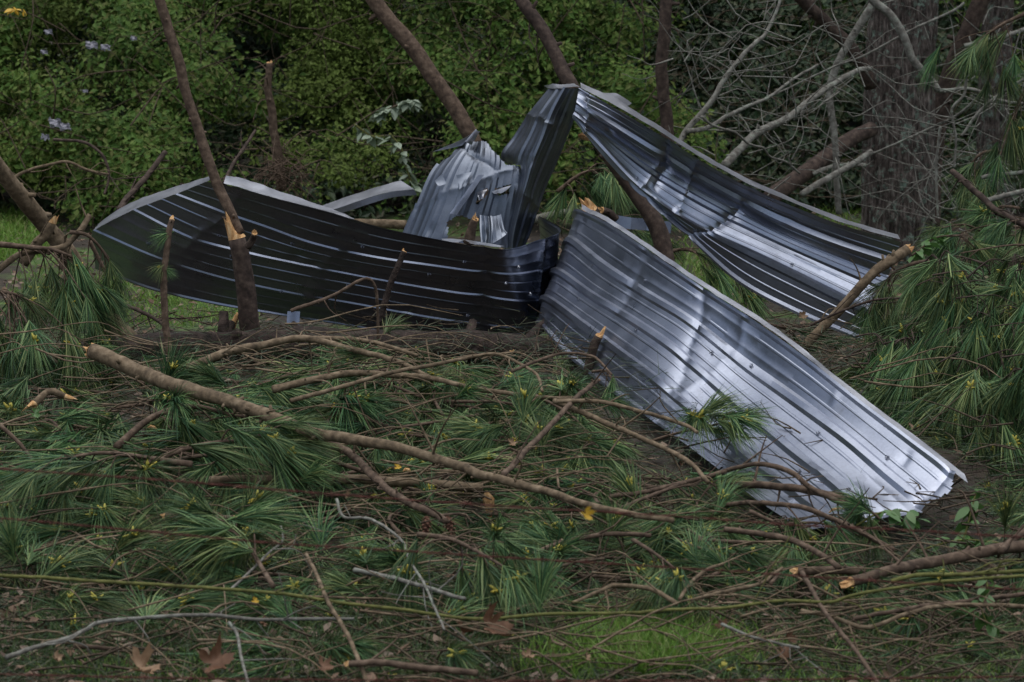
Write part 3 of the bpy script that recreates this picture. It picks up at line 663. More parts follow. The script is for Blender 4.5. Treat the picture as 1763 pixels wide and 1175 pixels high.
def branch(name, label, cat, pts, r0, r1, Y, mat, ends='', twigs=0, group=None, ln=3.0):
    P, rr = trace(pts, r0, r1, Y); root = thing(name, label, cat, P[0], group)
    part, Pc, rc = limb(root, 'stem' if r0 < 12 else 'trunk', P, rr, M[mat], ends, twigs=twigs, ln=ln)
    return root, Pc, rc

# ---- needle tufts (shared meshes for several pitches)
def tuft_mesh(pitch, seed, n_=135, spread=1.0, Lr=(.17, .27)):
    rg = np.random.default_rng(seed); a = np.array([math.cos(pitch), 0, math.sin(pitch)]); e1 = np.array([0, 1., 0]); e2 = np.cross(a, e1)
    s = rg.uniform(-.06, .03, n_); th = rg.uniform(.06, .85, n_) * spread; ph = rg.uniform(0, 2 * math.pi, n_)
    d = a * np.cos(th)[:, None] + (e1 * np.cos(ph)[:, None] + e2 * np.sin(ph)[:, None]) * np.sin(th)[:, None]
    L_ = rg.uniform(Lr[0], Lr[1], n_)[:, None]; g = np.array([0, 0, -1.]) * rg.uniform(.12, .42, n_)[:, None]
    p0 = a * s[:, None]; p1 = p0 + d * L_ * .5 + g * L_ * .22; p2 = p0 + d * L_ * .95 + g * L_ * .85
    S = unit(np.cross(d, rg.normal(0, 1, (n_, 3)))) * rg.uniform(.0014, .0021, n_)[:, None]
    V = np.stack([p0 - S * .8, p0 + S * .8, p1 + S, p1 - S, p2], 1).reshape(-1, 3); b = np.arange(n_) * 5
    Fs = np.concatenate([np.stack([b, b + 1, b + 2], 1), np.stack([b, b + 2, b + 3], 1), np.stack([b + 3, b + 2, b + 4], 1)])
    return mesh_from('needle_tuft', V, Fs, M['needle'], False)
PITCHES = [65, 35, 5, -25, -55, -82]
TUFTS = {p: [tuft_mesh(R(p), 900 + i * 10 + k, 135, [.8, .62, 1.0][k]) for k in range(3)] for i, p in enumerate(PITCHES)}
def bud_mesh(seed):
    rg = np.random.default_rng(seed); mb = MB()
    for k in range(8):
        a = rg.uniform(0, 6.28); e = rg.uniform(-.2, 1.2); d = np.array([math.cos(a) * math.cos(e), math.sin(a) * math.cos(e), math.sin(e)]); L_ = rg.uniform(.014, .032)
        mb.add(*tube(np.array([d * 0, d * L_ * .5, d * L_]), [.003, .0045, .0015], 4, 0))
    return mb.mesh('bud_cluster', M['bud'])
BUDS = [bud_mesh(k) for k in range(4)]
def add_tuft(root, P, d, rg, sc=1.0, bud=.3):
    yaw = math.atan2(d[1], d[0]); pit = math.degrees(math.atan2(d[2], math.hypot(d[0], d[1])))
    pk = min(PITCHES, key=lambda q: abs(q - pit)); o = link('needle_tuft', TUFTS[pk][int(rg.integers(3))], root, P - np.array(root.location))
    o.rotation_euler = (rg.normal(0, .16), rg.normal(0, .16), yaw + rg.normal(0, .15)); s = sc * rg.uniform(.65, 1.25); o.scale = (s, s * rg.uniform(.75, 1.1), s * rg.uniform(.7, 1.05))
    if rg.random() < bud:
        b = link('bud_cluster', BUDS[int(rg.integers(4))], o, (math.cos(R(pk)) * .06, 0, math.sin(R(pk)) * .06)); b.rotation_euler = (rg.uniform(-.6, .6), rg.uniform(-.6, .6), rg.uniform(0, 6)); b.scale = (1.5,) * 3
    return o
def bough(label, pts, r0, rg, n_t=8, droop=0.0, group=None, spread=(.10, .28), sc=1.0, t0=.25, bud=.45, mat='bark_red', tip=True):
    """pts: world points"""
    P0 = np.array(pts, float); root = thing('pine_bough', label, 'pine bough', P0[0], group); P = catmull(P0, 16); rr = np.linspace(r0, r0 * .35, 16)
    SEED[0] += 1; mb = MB(); mb.add(*tube(P, rr, 7, .12, SEED[0])); spots = []
    if tip: spots.append((P[-1], unit(P[-1] - P[-3]) + np.array([0, 0, -droop * .6])))
    for k in range(n_t - (1 if tip else 0)):
        i = int(np.clip(rg.uniform(t0, 1), 0, .99) * 15); T = unit(P[min(i + 1, 15)] - P[max(i - 1, 0)])
        d = unit(T * rg.uniform(.3, 1.0) + unit(rg.normal(0, 1, 3) * np.array([1, 1, .55])) * .9 + np.array([0, 0, .15 - droop])); tl = rg.uniform(*spread)
        e = P[i] + d * tl + np.array([0, 0, -.10 * droop]); m_ = (P[i] + e) / 2 + np.array([0, 0, .03])
        mb.add(*tube(catmull(np.array([P[i], m_, e]), 5), np.linspace(min(rr[i] * .5, .005), .0025, 5), 5, 0, 0, False))
        spots.append((e, unit(e - m_) + np.array([0, 0, -droop * .7])))
    link('stem', mb.mesh('stem', M[mat], P0[0]), root)
    for e, d in spots: add_tuft(root, e, unit(np.asarray(d)), rg, sc, bud)
    return root

# ---- the fallen pine with its upright broken limbs
P, rr = trace([(-60, 668), (50, 648), (160, 622), (260, 604), (430, 597), (620, 594), (780, 600), (930, 612), (1010, 622)], 36, 26, (16.6, 16.75, 16.9))
FT = thing('fallen_pine', 'fallen pine trunk lying along the foot of the dark sheet', 'fallen tree', P[3])
limb(FT, 'trunk', P, rr, M['bark_fallen'], '', 34, .22)
P, rr = trace([(432, 592), (428, 540), (424, 490), (418, 450), (408, 412)], 18, 15, (16.85, 16.85)); limb(FT, 'limb', P, rr, M['bark'], 'e', ln=3.2)
P, rr = trace([(268, -20), (290, 50), (312, 125), (332, 190), (350, 250), (372, 310), (390, 352), (412, 402)], 8.5, 9, (17.1, 16.9)); limb(FT, 'limb', P, rr, M['bark_red'], '')
P, rr = trace([(425, 425), (434, 412), (437, 402)], 7, 5, (16.75, 16.7)); limb(FT, 'snag', P, rr, M['bark'], 'e', ln=1.5)
P, rr = trace([(-30, 250), (10, 305), (45, 355), (75, 390), (118, 440), (160, 505), (200, 560), (235, 598)], 13, 18, (16.2, 16.6, 16.85)); limb(FT, 'limb', P, rr, M['bark_tan'], '')
P, rr = trace([(-20, 690), (40, 660), (110, 625), (170, 610)], 26, 22, (15.9, 16.5)); limb(FT, 'limb', P, rr, M['bark_fallen'], '')
P, rr = trace([(300, 640), (290, 600), (284, 540), (283, 470), (291, 400), (296, 380)], 7, 5, (16.4, 16.6)); pole, Pp, _ = limb(FT, 'limb', P, rr, M['bark_red'], 'e', ln=2.5)
rg = np.random.default_rng(55)
for fr, yaw in ((.80, 3.1), (.66, 3.3), (.62, .2)):
    j = int(fr * (len(Pp) - 1)); add_tuft(FT, Pp[j], unit(np.array([math.cos(yaw), -.2, -.75])), rg, .62, .2)
P, rr = trace([(652, 560), (668, 500), (684, 462), (697, 434)], 6, 5, (16.95, 17.0)); limb(FT, 'snag', P, rr, M['bark_fallen'], 'e', ln=1.2)  # darker bark stands in for the shadow on this snag
P, rr = trace([(1012, 652), (1016, 622), (1023, 596), (1030, 580)], 9, 7, (15.9, 15.9)); limb(FT, 'snag', P, rr, M['bark'], 'e', ln=2.6)
P, rr = trace([(880, 610), (915, 580), (945, 552)], 9, 8, (16.75, 17.0)); limb(FT, 'limb', P, rr, M['bark_fallen'], '')

# ---- broken and leaning trunks
branch('leaning_tree', 'leaning brown trunk ending behind the torn upright sheet', 'tree trunk', [(620, -40), (645, 0), (692, 62), (740, 125), (783, 188), (812, 240), (840, 310), (850, 400)], 13, 14, (19.5, 19.2), 'bark_red')
branch('leaning_tree', 'leaning trunk passing behind the peak and under the wing', 'tree trunk', [(875, -40), (900, 5), (935, 55), (962, 110), (985, 152), (1020, 225), (1062, 290), (1108, 350), (1135, 400), (1150, 470)], 10, 16, (19.6, 18.9), 'bark', twigs=2)
r_, Pc, rc = branch('leaning_tree', 'upright thin trunk with a pale bark wound behind the wing', 'tree trunk', [(1148, -40), (1145, 60), (1140, 130), (1148, 200), (1155, 300)], 10.5, 11, (23, 23), 'bark')
i = int(len(Pc) * .68); q = Pc[i] + np.array([-.01, -rc[i] * .55, 0]); V, Fs = tube(np.array([q + [0, .02, .13], q, q + [0.01, .02, -.16]]), [.006, .022, .006], 7, .3, 3); link('bark_wound', mesh_from('bark_wound', V - np.array(r_.location), Fs, M['wood']), r_)
branch('snapped_sapling', 'thin snapped sapling wrapped in dead vines in front of the thicket', 'tree trunk', [(486, 330), (480, 280), (472, 235), (468, 190), (462, 150), (465, 108)], 9, 5.5, (26, 26), 'bark_red', 'e', twigs=14, ln=1.5)
sap = [o for o in COL.objects if o.name == 'snapped_sapling'][0]; mb = MB(); rg = np.random.default_rng(66)
for k in range(90):
    p0 = W(rg.normal(484, 22), rg.normal(295, 16), 26 - rg.uniform(0, .5)); d = unit(rg.normal(0, 1, 3) * [1, .6, .6]) * rg.uniform(.15, .5)
    mb.add(*tube(catmull(np.array([p0, p0 + d * .5 + rg.normal(0, .06, 3), p0 + d + [0, 0, -.1]]), 6), np.linspace(.006, .002, 6), 4, 0, 0, False))
tag(link('dead_vines', mb.mesh('dead_vines', M['bark_red'], np.array(sap.location)), sap), kind='stuff')
branch('tree_trunk', 'short reddish trunk showing at the top edge above the torn sheet', 'tree trunk', [(842, -30), (844, 20), (847, 70), (848, 200)], 10, 11, (30, 30), 'bark_red')
branch('tree_trunk', 'dim grey trunk at the top edge left of the leaning trunk', 'tree trunk', [(512, -30), (513, 20), (514, 60), (515, 200)], 12, 13, (33, 33), 'bark_old')
branch('broken_stub', 'snapped reddish stub with pale splinters in the opening of the torn sheet', 'broken stub', [(806, 418), (812, 396), (819, 378)], 10, 6, (17.75, 17.7), 'bark_red', 'e', ln=1.8)
branch('broken_stub', 'orange splintered stub standing above the top corner of the bright sheet', 'broken stub', [(1042, 400), (1028, 378), (1018, 362)], 15, 13, (17.8, 17.75), 'bark', 'e', ln=2.4)
branch('broken_stub', 'small split stub just right of the orange splintered stub', 'broken stub', [(1060, 378), (1048, 368), (1036, 364)], 7, 6, (17.8, 17.75), 'bark', 'e', ln=2)
branch('log', 'pale log on the ground behind the torn sheet and trim strip', 'log', [(560, 384), (640, 385), (700, 388)], 8, 8, (20.6, 20.6), 'bark_tan')
branch('log', 'pale log on the ground behind the tall folded leg', 'log', [(920, 378), (968, 367), (1030, 360)], 7, 6, (20.6, 21), 'bark_grey')

# ---- standing trees on the right
def standing(name, label, pts, r0, r1, Y, mat, crown_h, crown_seed, sides=60, root_flare=1.0):
    P, rr = trace(pts, r0, r1, Y); P[0][2] = float(ground_z(P[0][0], P[0][1])) - .05; d = (P[-1] - P[-2]); d /= np.linalg.norm(d)
    P.append(P[-1] + d * (crown_h * .5)); P.append(P[-1] + d * (crown_h * .4) ); rr += [rr[-1] * .8, rr[-1] * .45]
    root = thing(name, label, 'tree', P[0]); SEED[0] += 1; s = SEED[0]
    NR = 420 if sides > 70 else 240; Pd = catmull(np.array(P), NR); rd = np.interp(np.linspace(0, 1, NR), np.linspace(0, 1, len(rr)), rr)
    V, Fs = tube(Pd, rd, sides, 0, s); Vn = V.reshape(NR, sides, 3)
    D = unit(Vn - Pd[:, None]); a = np.arange(sides) / sides * 2 * math.pi
    q = np.stack([np.cos(a) * 3.4 + np.zeros((NR, 1)), np.sin(a) * 3.4 + np.zeros((NR, 1)), Pd[:, 2:3] * 3.2 + np.zeros(sides)], -1)
    rdg = 1 - np.abs(fbm(q * np.array([1.6, 1.6, 1]), s, 3)) * 2
    Vn = Vn + D * (rd[:, None] * (.13 * rdg + .05 * fbm(q * .4, s + 3)))[..., None]
    link('trunk', mesh_from('trunk', Vn.reshape(-1, 3) - np.array(root.location), Fs, M[mat]), root)
    top = Pd[-1]; rg = np.random.default_rng(crown_seed); C = top + rg.normal(0, 1, (60, 3)) * np.array([1.6, 1.6, 1.4]); k = np.repeat(np.arange(60), 40)
    Pq = C[k] + rg.normal(0, .35, (len(k), 3)); V, F3 = leaves(Pq, np.tile([0, 0, 1.], (len(k), 1)), rg.uniform(.2, .35, len(k)), rg.uniform(.05, .1, len(k)), rg)
    link('crown', mesh_from('crown', V - np.array(root.location), F3, M['leaf_far'], False), root); return root
standing('pine_tree', 'large standing tree with furrowed lichen spotted bark on the right', [(1545, 470), (1546, 330), (1548, 200), (1552, 90), (1556, -20)], 58, 52, (25.5, 25.5), 'bark_old', 7, 201, 170)
standing('pine_tree', 'second dim trunk standing near the right edge behind hanging twigs', [(1712, 430), (1710, 250), (1714, 100), (1720, -20)], 27, 24, (29, 29), 'bark_old', 7, 202)
standing('pine_tree', 'slender dark trunk standing far back between the thicket and the big tree', [(1400, 380), (1402, 200), (1405, 0)], 9, 8, (34, 34), 'bark', 6, 203, 24)
standing('pine_tree', 'far thin trunk in the gloom above the peak', [(1040, 380), (1035, 200), (1030, 0)], 8, 7, (36, 36), 'bark', 6, 204, 24)
standing('pine_tree', 'far brown trunk in the gloom above the middle of the wing', [(1225, 380), (1220, 200), (1222, 0)], 10, 9, (37, 37), 'bark', 6, 205, 24)
branch('leaning_tree', 'dark leaning trunk close behind the right side of the big tree', 'tree trunk', [(1710, -40), (1680, 20), (1645, 105), (1620, 190), (1606, 280), (1600, 400)], 14, 17, (26.2, 26.2), 'bark')
branch('fallen_limb', 'thick dark log propped against the left side of the big tree', 'limb', [(1325, 345), (1352, 322), (1400, 285), (1450, 250), (1500, 220)], 15, 13, (24, 25), 'bark')
branch('fallen_limb', 'dark limb slanting down to the big tree from the top edge', 'limb', [(1365, -20), (1390, 8), (1425, 40), (1459, 74), (1486, 112), (1500, 150)], 10, 12, (24.6, 25), 'bark', twigs=5)
GREY = 'bare grey branches right of the peak'
def grey(label, pts, r0, r1, Y, twigs=3, group=GREY): return branch('bare_branch', label, 'branch', pts, r0, r1, Y, 'bark_grey', '', twigs, group)
grey('bare grey branch rising steeply above the middle of the wing', [(1168, 250), (1182, 225), (1224, 177), (1245, 140), (1272, 105), (1299, 75), (1316, 60), (1332, 30), (1347, -10)], 6, 2.5, (21.5, 22), 6)
grey('forked arm of the steep grey branch reaching right', [(1183, 226), (1217, 221), (1251, 201), (1282, 185), (1323, 168), (1367, 136), (1408, 112)], 4.5, 2, (21.5, 22.5), 6)
grey('thick pale branch curving up to the big tree from behind the wing', [(1246, 286), (1279, 252), (1306, 228), (1347, 207), (1381, 184), (1422, 153), (1469, 126), (1500, 118)], 7.5, 4, (21.8, 23.5), 8)
grey('thin crooked twig dropping from the forked grey arm to the dark log', [(1207, 201), (1231, 218), (1265, 228), (1289, 248), (1313, 255), (1326, 270), (1353, 279), (1377, 299)], 2.4, 1.8, (21.3, 22), 4)
grey('long thin straight twig crossing in front of the big tree', [(1660, 5), (1639, 20), (1565, 54), (1490, 95), (1428, 119), (1299, 180)], 2.6, 1.6, (22.5, 22.5), 6)
grey('thin lichen twig curving across the lower half of the big tree', [(1700, 145), (1690, 160), (1660, 190), (1632, 207), (1571, 235), (1503, 265)], 3, 1.8, (22, 22.5), 4)
grey('lichen covered limb bending down in front of the big tree', [(1495, -20), (1505, 4), (1534, 27), (1558, 68), (1571, 102), (1595, 129), (1616, 157)], 8, 6, (22.3, 22.3), 2)
grey('crooked horizontal twig right of the big tree', [(1616, 157), (1640, 155), (1660, 153), (1684, 157), (1730, 175), (1790, 180)], 4, 2.2, (22.3, 22), 5)
grey('gnarled narrow stem with lichen standing just left of the big tree', [(1505, 5), (1476, 51), (1449, 95), (1432, 136), (1428, 170), (1435, 218), (1440, 259), (1439, 306), (1444, 370)], 7, 5.5, (24, 24), 8)
grey('grey twig slanting down from the right edge', [(1790, 122), (1763, 136), (1707, 173), (1680, 200), (1656, 235)], 3.2, 2.5, (21.5, 21.5), 4)
grey('kinked twig hanging right of the big tree', [(1663, 126), (1660, 163), (1639, 190), (1646, 238), (1643, 289)], 2.5, 2, (21.4, 21.4), 3)
grey('straight dangling twig at the right foot of the big tree', [(1619, 218), (1612, 289), (1615, 374)], 2.6, 2.2, (21.4, 21.4), 3)
grey('pale broken branch across the second trunk near the right edge', [(1660, 80), (1694, 73), (1724, 65), (1770, 48)], 4.5, 4, (23, 23), 2)
grey('pale branch lying level near the right edge, upper of two', [(1690, 307), (1707, 303), (1763, 296), (1800, 290)], 4, 4, (20.5, 20.5), 3)
grey('pale branch lying level near the right edge, lower of two', [(1690, 348), (1707, 344), (1763, 330), (1800, 325)], 5, 4.5, (20, 20), 4)
grey('whitish fallen stick leaning behind the dark log', [(1380, 335), (1430, 305), (1470, 282), (1500, 262)], 6, 5, (23.6, 24), 2)
grey('level pale stick behind the gnarled narrow stem', [(1400, 300), (1440, 286), (1490, 285)], 4, 4, (24.3, 24.4), 2)
grey('short pale stick in the pine heap right of the bright sheet', [(1481, 679), (1510, 648), (1530, 628)], 3.5, 2.8, (15.4, 15.4), 0)
grey('thin pale stick forking down right of the bright sheet', [(1530, 628), (1548, 650), (1571, 672)], 2.2, 2, (15.4, 15.3), 0)
branch('fallen_branch', 'brown branch slanting down right of the big tree foot', 'branch', [(1640, 294), (1660, 312), (1690, 340), (1721, 367), (1790, 400)], 5, 6, (20, 19.5), 'bark', twigs=4)

# ---- branches of the brush pile
def br(label, pts, r0, r1, Y=('H', .06), mat='bark_tan', ends='', twigs=4, ln=2.5): return branch('fallen_branch', label, 'branch', pts, r0, r1, Y, mat, ends, twigs, None, ln)
br('thick tan branch slanting from the fallen trunk to the middle of the foreground', [(160, 606), (240, 640), (320, 670), (400, 692), (480, 722), (560, 750), (680, 769), (790, 802), (870, 830), (960, 853), (1060, 882), (1160, 897)], 14, 5, ('H', .25), 'bark_tan', 's', 10)
br('arching brown branch rising just in front of the fallen trunk', [(326, 634), (380, 610), (452, 594), (520, 583), (600, 600), (690, 626), (740, 650)], 8, 4, ('H', .16), 'bark_tan', '', 6)
br('upper fork of the arching brown branch', [(520, 583), (600, 584), (660, 594), (720, 612)], 5, 3, ('H', .17), 'bark_tan', '', 4)
br('long straight brown branch crossing level below the arching one', [(470, 671), (535, 655), (600, 643), (670, 645), (743, 652), (818, 669), (920, 683), (1032, 693)], 7, 3, ('H', .16), 'bark_tan', '', 8)
br('slender bowed branch crossing above the straight brown one', [(500, 690), (580, 669), (672, 642), (750, 628), (818, 614), (859, 611), (920, 642), (934, 674)], 4, 2.5, ('H', .22), 'bark_tan', '', 8)
br('thin bowed twig ending at a drooping tuft below the peak', [(880, 640), (930, 620), (971, 609), (1022, 615), (1053, 646)], 3, 2.2, ('H', .24), 'bark_red', '', 3)
br('dark diagonal stick rising to the right in the middle of the pile', [(866, 819), (893, 790), (941, 740), (982, 696), (1010, 670), (1029, 655)], 5.5, 4, ('H', .22), 'bark_red', 'e', 3)
br('hooked bare twig in front of the dark sheet', [(500, 535), (545, 520), (580, 506), (615, 486), (634, 480), (647, 496), (650, 540), (651, 600)], 3.4, 2.4, (16.1, 16.2), 'bark_red', '', 3)
br('second brown branch descending steeply beside the thick tan branch', [(470, 720), (530, 745), (597, 778), (648, 826), (689, 857), (750, 888), (768, 898)], 8, 6, ('H', .14), 'bark_red', '', 6)
br('greyish level log half hidden in needles left of centre', [(310, 832), (401, 827), (500, 827), (600, 826), (720, 832), (830, 842)], 9, 8, ('H', .03), 'bark_tan', '', 4)
br('short dark stick lying level under the left needles', [(285, 889), (340, 891), (402, 894)], 6.5, 5.5, ('H', .03), 'bark_red', 'es', 0, 1.5)
br('reddish wavy branch under the orange leaf', [(896, 967), (955, 938), (1033, 921), (1080, 920), (1121, 923)], 4.5, 4, ('H', .08), 'bark_red', '', 4)
br('thin branch curving below the reddish wavy one', [(893, 1010), (920, 990), (988, 969), (1040, 962)], 3.2, 2.5, ('H', .08), 'twig', '', 4)
br('lichen green stick lying at lower centre', [(610, 981), (650, 990), (692, 1000), (745, 1015), (800, 1032)], 4.5, 3.5, ('H', .08), 'bark_grey', '', 3)
br('twisted branch with forked ends right of lower centre', [(1165, 1040), (1120, 1015), (1060, 1008), (1033, 1018), (985, 1038)], 4.5, 3, ('H', .08), 'bark_tan', '', 6)
branch('green_vine', 'long green stem running across the whole foreground', 'vine', [(-30, 990), (60, 994), (150, 1000), (320, 1010), (480, 1022), (580, 1037), (700, 1051), (820, 1066), (940, 1058), (1080, 1056), (1163, 1050), (1248, 1047), (1343, 1035), (1428, 1037), (1469, 1025), (1534, 1014), (1600, 1004), (1700, 996), (1800, 990)], 3.2, 2.8, (10.4, 10.6, 10.5), 'green_stem', '', 8)
branch('green_vine', 'short green stem at the right above the long green one', 'vine', [(1534, 1001), (1578, 991), (1640, 990), (1700, 987), (1800, 980)], 4, 3.5, (10.7, 10.7), 'green_stem', '', 4)
br('greyish wavy branch along the lower left', [(10, 1132), (60, 1115), (112, 1101), (145, 1086), (177, 1071), (279, 1062), (357, 1059), (442, 1067), (520, 1066), (610, 1066)], 4.2, 2.8, ('H', .06), 'bark_grey', '', 8)
br('thin tan stick leaning toward the camera at lower left of centre', [(527, 955), (545, 990), (565, 1037), (600, 1097), (636, 1185)], 3.2, 4.2, (11.0, 9.9), 'bark_tan', '', 1)
br('brown stick leaning toward the camera at the lower right', [(1381, 986), (1400, 1020), (1422, 1057), (1469, 1115), (1518, 1185)], 4.2, 3.6, (11.0, 9.9), 'bark_red', '', 1)
br('reddish branch bending down below the tip of the bright sheet', [(1248, 911), (1300, 918), (1364, 931), (1411, 955), (1445, 978)], 5.2, 5.5, ('H', .10), 'bark_red', '', 3)
br('thick reddish branch entering from the right edge below the bright sheet', [(1466, 1001), (1537, 982), (1585, 972), (1673, 955), (1728, 945), (1800, 935)], 9, 11, ('H', .10), 'bark_red', 's', 5)
br('fork rising from the thick reddish branch at the right edge', [(1722, 948), (1745, 930), (1790, 895)], 6, 6, ('H', .13), 'bark_red', '', 1)
br('short broken log left of the thick reddish branch', [(1374, 981), (1435, 983), (1490, 982)], 8, 7, ('H', .03), 'bark_red', 's', 2)
br('arched reddish branch lying over the lower end of the bright sheet', [(1177, 838), (1220, 822), (1255, 809), (1309, 800), (1357, 811), (1394, 838), (1435, 860), (1483, 877)], 4, 5, (13.1, 12.5, 12.3), 'bark_red', '', 8)
br('straight reddish branch lying under the arched one on the bright sheet', [(1248, 834), (1333, 837), (1401, 846), (1483, 869)], 6.5, 7, (12.9, 12.3), 'bark_red', 's', 4)
br('lowest of three branches over the end of the bright sheet', [(1248, 870), (1290, 866), (1330, 867), (1381, 874), (1442, 897), (1490, 921), (1540, 948)], 4.5, 4.5, (12.6, 12.1, 12.0), 'bark_red', '', 8)
br('broken branch leaning across the right end of the wing', [(1382, 600), (1422, 558), (1456, 522), (1503, 472), (1535, 448), (1564, 428)], 8, 9, (17.2, 17.3), 'bark_tan', 'e', 3, 1.5)
br('dark twig crossing the leaning branch at the wing', [(1395, 560), (1440, 540), (1500, 518), (1570, 512), (1640, 505)], 2.6, 1.8, (17.1, 17), 'bark', '', 6)
br('short sawn log end poking in from the right edge', [(1663, 480), (1710, 485), (1790, 483)], 8, 9, (16.8, 16.8), 'bark_red', 's', 1, 1.2)
br('brown branch slanting through the pine heap at right', [(1580, 578), (1639, 540), (1694, 516), (1790, 500)], 6, 5, (16.6, 16.6), 'bark_red', '', 3)
br('thin brown branch low in the pine heap at the right edge', [(1706, 645), (1740, 622), (1790, 600)], 4, 4, (15.9, 15.9), 'bark_tan', '', 3)
br('thin branch inside the pine heap right of the bright sheet', [(1655, 630), (1680, 615), (1704, 603), (1700, 585), (1660, 592)], 4.5, 3, (15.8, 15.7), 'bark_red', '', 2)
br('red drooping stem at the left edge of the foreground', [(-20, 722), (0, 734), (34, 764), (71, 812), (109, 836), (138, 857)], 4.5, 2.6, (13.2, 12.8), 'bark_red', '', 2)
br('brown branch running down through needles right of centre', [(954, 690), (1033, 724), (1104, 754), (1180, 792), (1220, 830)], 5, 4, ('H', .18), 'bark_tan', '', 6)
br('upper brown branch reaching the lower edge of the bright sheet', [(958, 692), (1032, 692), (1100, 708), (1180, 732), (1200, 745)], 4, 3, ('H', .24), 'bark_tan', '', 3)
br('forked brown stick under the bright sheet, right prong', [(1050, 855), (1111, 847), (1180, 830), (1250, 812)], 4, 3.5, ('H', .10), 'bark_red', '', 3)
br('forked brown stick under the bright sheet, left prong', [(1063, 877), (1100, 862), (1138, 847), (1180, 831)], 3.5, 3.5, ('H', .09), 'bark_red', '', 3)
br('fat stick with bare wood at the bottom edge left of centre', [(600, 1143), (660, 1142), (706, 1147), (822, 1160)], 6, 6, ('H', .03), 'bark_red', 's', 1)
br('lower of two parallel brown branches at the lower right', [(1380, 1052), (1428, 1061), (1493, 1080), (1571, 1054), (1646, 1042), (1790, 1045)], 4, 4, ('H', .05), 'bark_tan', '', 6)
br('upper of two parallel brown branches at the lower right', [(1469, 1066), (1571, 1047), (1640, 1039), (1790, 1020)], 4, 4, ('H', .05), 'bark_red', '', 5)
br('curved twig rising left of the broken log at lower right', [(1170, 1032), (1185, 1010), (1200, 993), (1220, 980), (1245, 971)], 3.6, 3, ('H', .08), 'bark_tan', '', 3)
br('slim stick rising gently to the broken log at lower right', [(1197, 1032), (1250, 1018), (1306, 1006), (1347, 979)], 3.6, 3, ('H', .08), 'bark_tan', '', 4)
br('pale crooked twig climbing at lower left beside the dark bough', [(395, 1017), (430, 985), (465, 950), (486, 932), (483, 900)], 2.6, 1.8, ('H', .10), 'bark_grey', '', 3)
br('pale crooked twig falling through the middle of the foreground', [(580, 860), (592, 890), (640, 895), (690, 930), (705, 965), (730, 1005), (750, 1050), (765, 1085)], 2.8, 2.2, ('H', .12), 'bark_grey', '', 7)
br('whitish forked twig near the bottom edge at left', [(395, 1073), (408, 1092), (415, 1130), (428, 1180)], 3.2, 2.6, ('H', .04), 'bark_grey', '', 3)
br('grey twig at lower right crossing the grass', [(1242, 1075), (1290, 1095), (1340, 1108), (1376, 1116)], 2.8, 2.2, ('H', .06), 'bark_grey', '', 3)
br('curved brown twig in front of the left thicket', [(20, 308), (45, 295), (85, 284), (116, 279), (150, 293), (187, 301)], 3.2, 2.2, (20, 20), 'bark_tan', '', 4)
br('thin looping twig in front of the left thicket', [(92, 241), (143, 245), (174, 265), (188, 300), (180, 335)], 2.8, 2.2, (20.5, 20.3), 'bark', '', 4)
br('dark stick leaning in the thicket behind the left sheet end', [(205, 365), (221, 340), (252, 306), (284, 262)], 6, 4.5, (20.5, 21), 'bark', '', 4)
br('forked dark stick leaning right of the tall thin limb', [(385, 316), (400, 285), (420, 255), (440, 225)], 3.5, 2.5, (20, 20.5), 'bark', '', 6)
br('thick bent branch in the pine clump at the left edge', [(-20, 480), (30, 440), (70, 432), (110, 425), (140, 395), (155, 370)], 6, 5, (15.9, 16.1), 'bark_tan', '', 6)
br('pale split branch in the pine clump at the left edge', [(40, 455), (62, 420), (80, 405), (90, 385)], 9, 8, (16.3, 16.3), 'bark_tan', 'e', 2)
br('reddish drooping twig in front of the left end of the dark sheet', [(155, 415), (172, 450), (184, 480), (180, 510)], 4, 3, (16.2, 16.2), 'bark_red', '', 3)
br('brown stick crossing the clearing under the left sheet', [(200, 520), (250, 540), (290, 565), (330, 600)], 3.5, 2.8, (17, 16.7), 'bark', '', 4)
br('peeled slab of split pine at the left edge', [(60, 695), (85, 675), (112, 684)], 7, 5, ('H', .10), 'bark_tan', 'se', 0, 4)
br('pale splintered stub at the foot of the upright broken limb', [(398, 572), (404, 556), (411, 540)], 7, 4, (16.9, 16.9), 'wood', '', 0)
br('splintered root stub in front of the dark sheet corner', [(845, 650), (866, 625), (880, 606)], 4, 4, (16.3, 16.3), 'bark_red', 'e', 2)

# ---- pine boughs
rg = np.random.default_rng(91)
def hero(label, pts, Y, n_t, droop=.2, r=5, sc=1.0, **k):
    P, rr = trace(pts, r, r, Y); return bough(label, P, rr[0], rg, n_t, droop, sc=sc, **k)
hero('dark brushy pine bough overlapping the lower edge of the bright sheet', [(1120, 760), (1170, 745), (1215, 735), (1245, 728)], (14.0, 13.7), 9, .0, 3, 1.0, spread=(.04, .16), t0=.4)
hero('drooping pine sprig hanging in front of the foot of the bright sheet', [(1020, 640), (1045, 640), (1055, 660)], (15.6, 15.4), 4, .7, 3, .85, spread=(.03, .10))
hero('pine sprig standing in front of the dark gap between the sheets', [(930, 700), (945, 665), (955, 640)], (15.9, 16), 5, .3, 3, .85, spread=(.03, .12))
hero('pine clump hanging at the left edge in front of the lawn', [(-10, 420), (40, 425), (90, 430), (130, 445)], (15.9, 15.9), 22, .9, 6, 1.15, spread=(.10, .45))
hero('heavy curtain of pine needles at the far left edge', [(-60, 500), (-10, 500), (40, 510)], (15.7, 15.7), 20, 1.0, 6, 1.25, spread=(.08, .38))
hero('pine sprig hanging over the left end of the dark sheet', [(120, 400), (150, 405), (175, 430), (190, 455)], (16.0, 16.1), 6, .9, 4, .9, spread=(.06, .2))
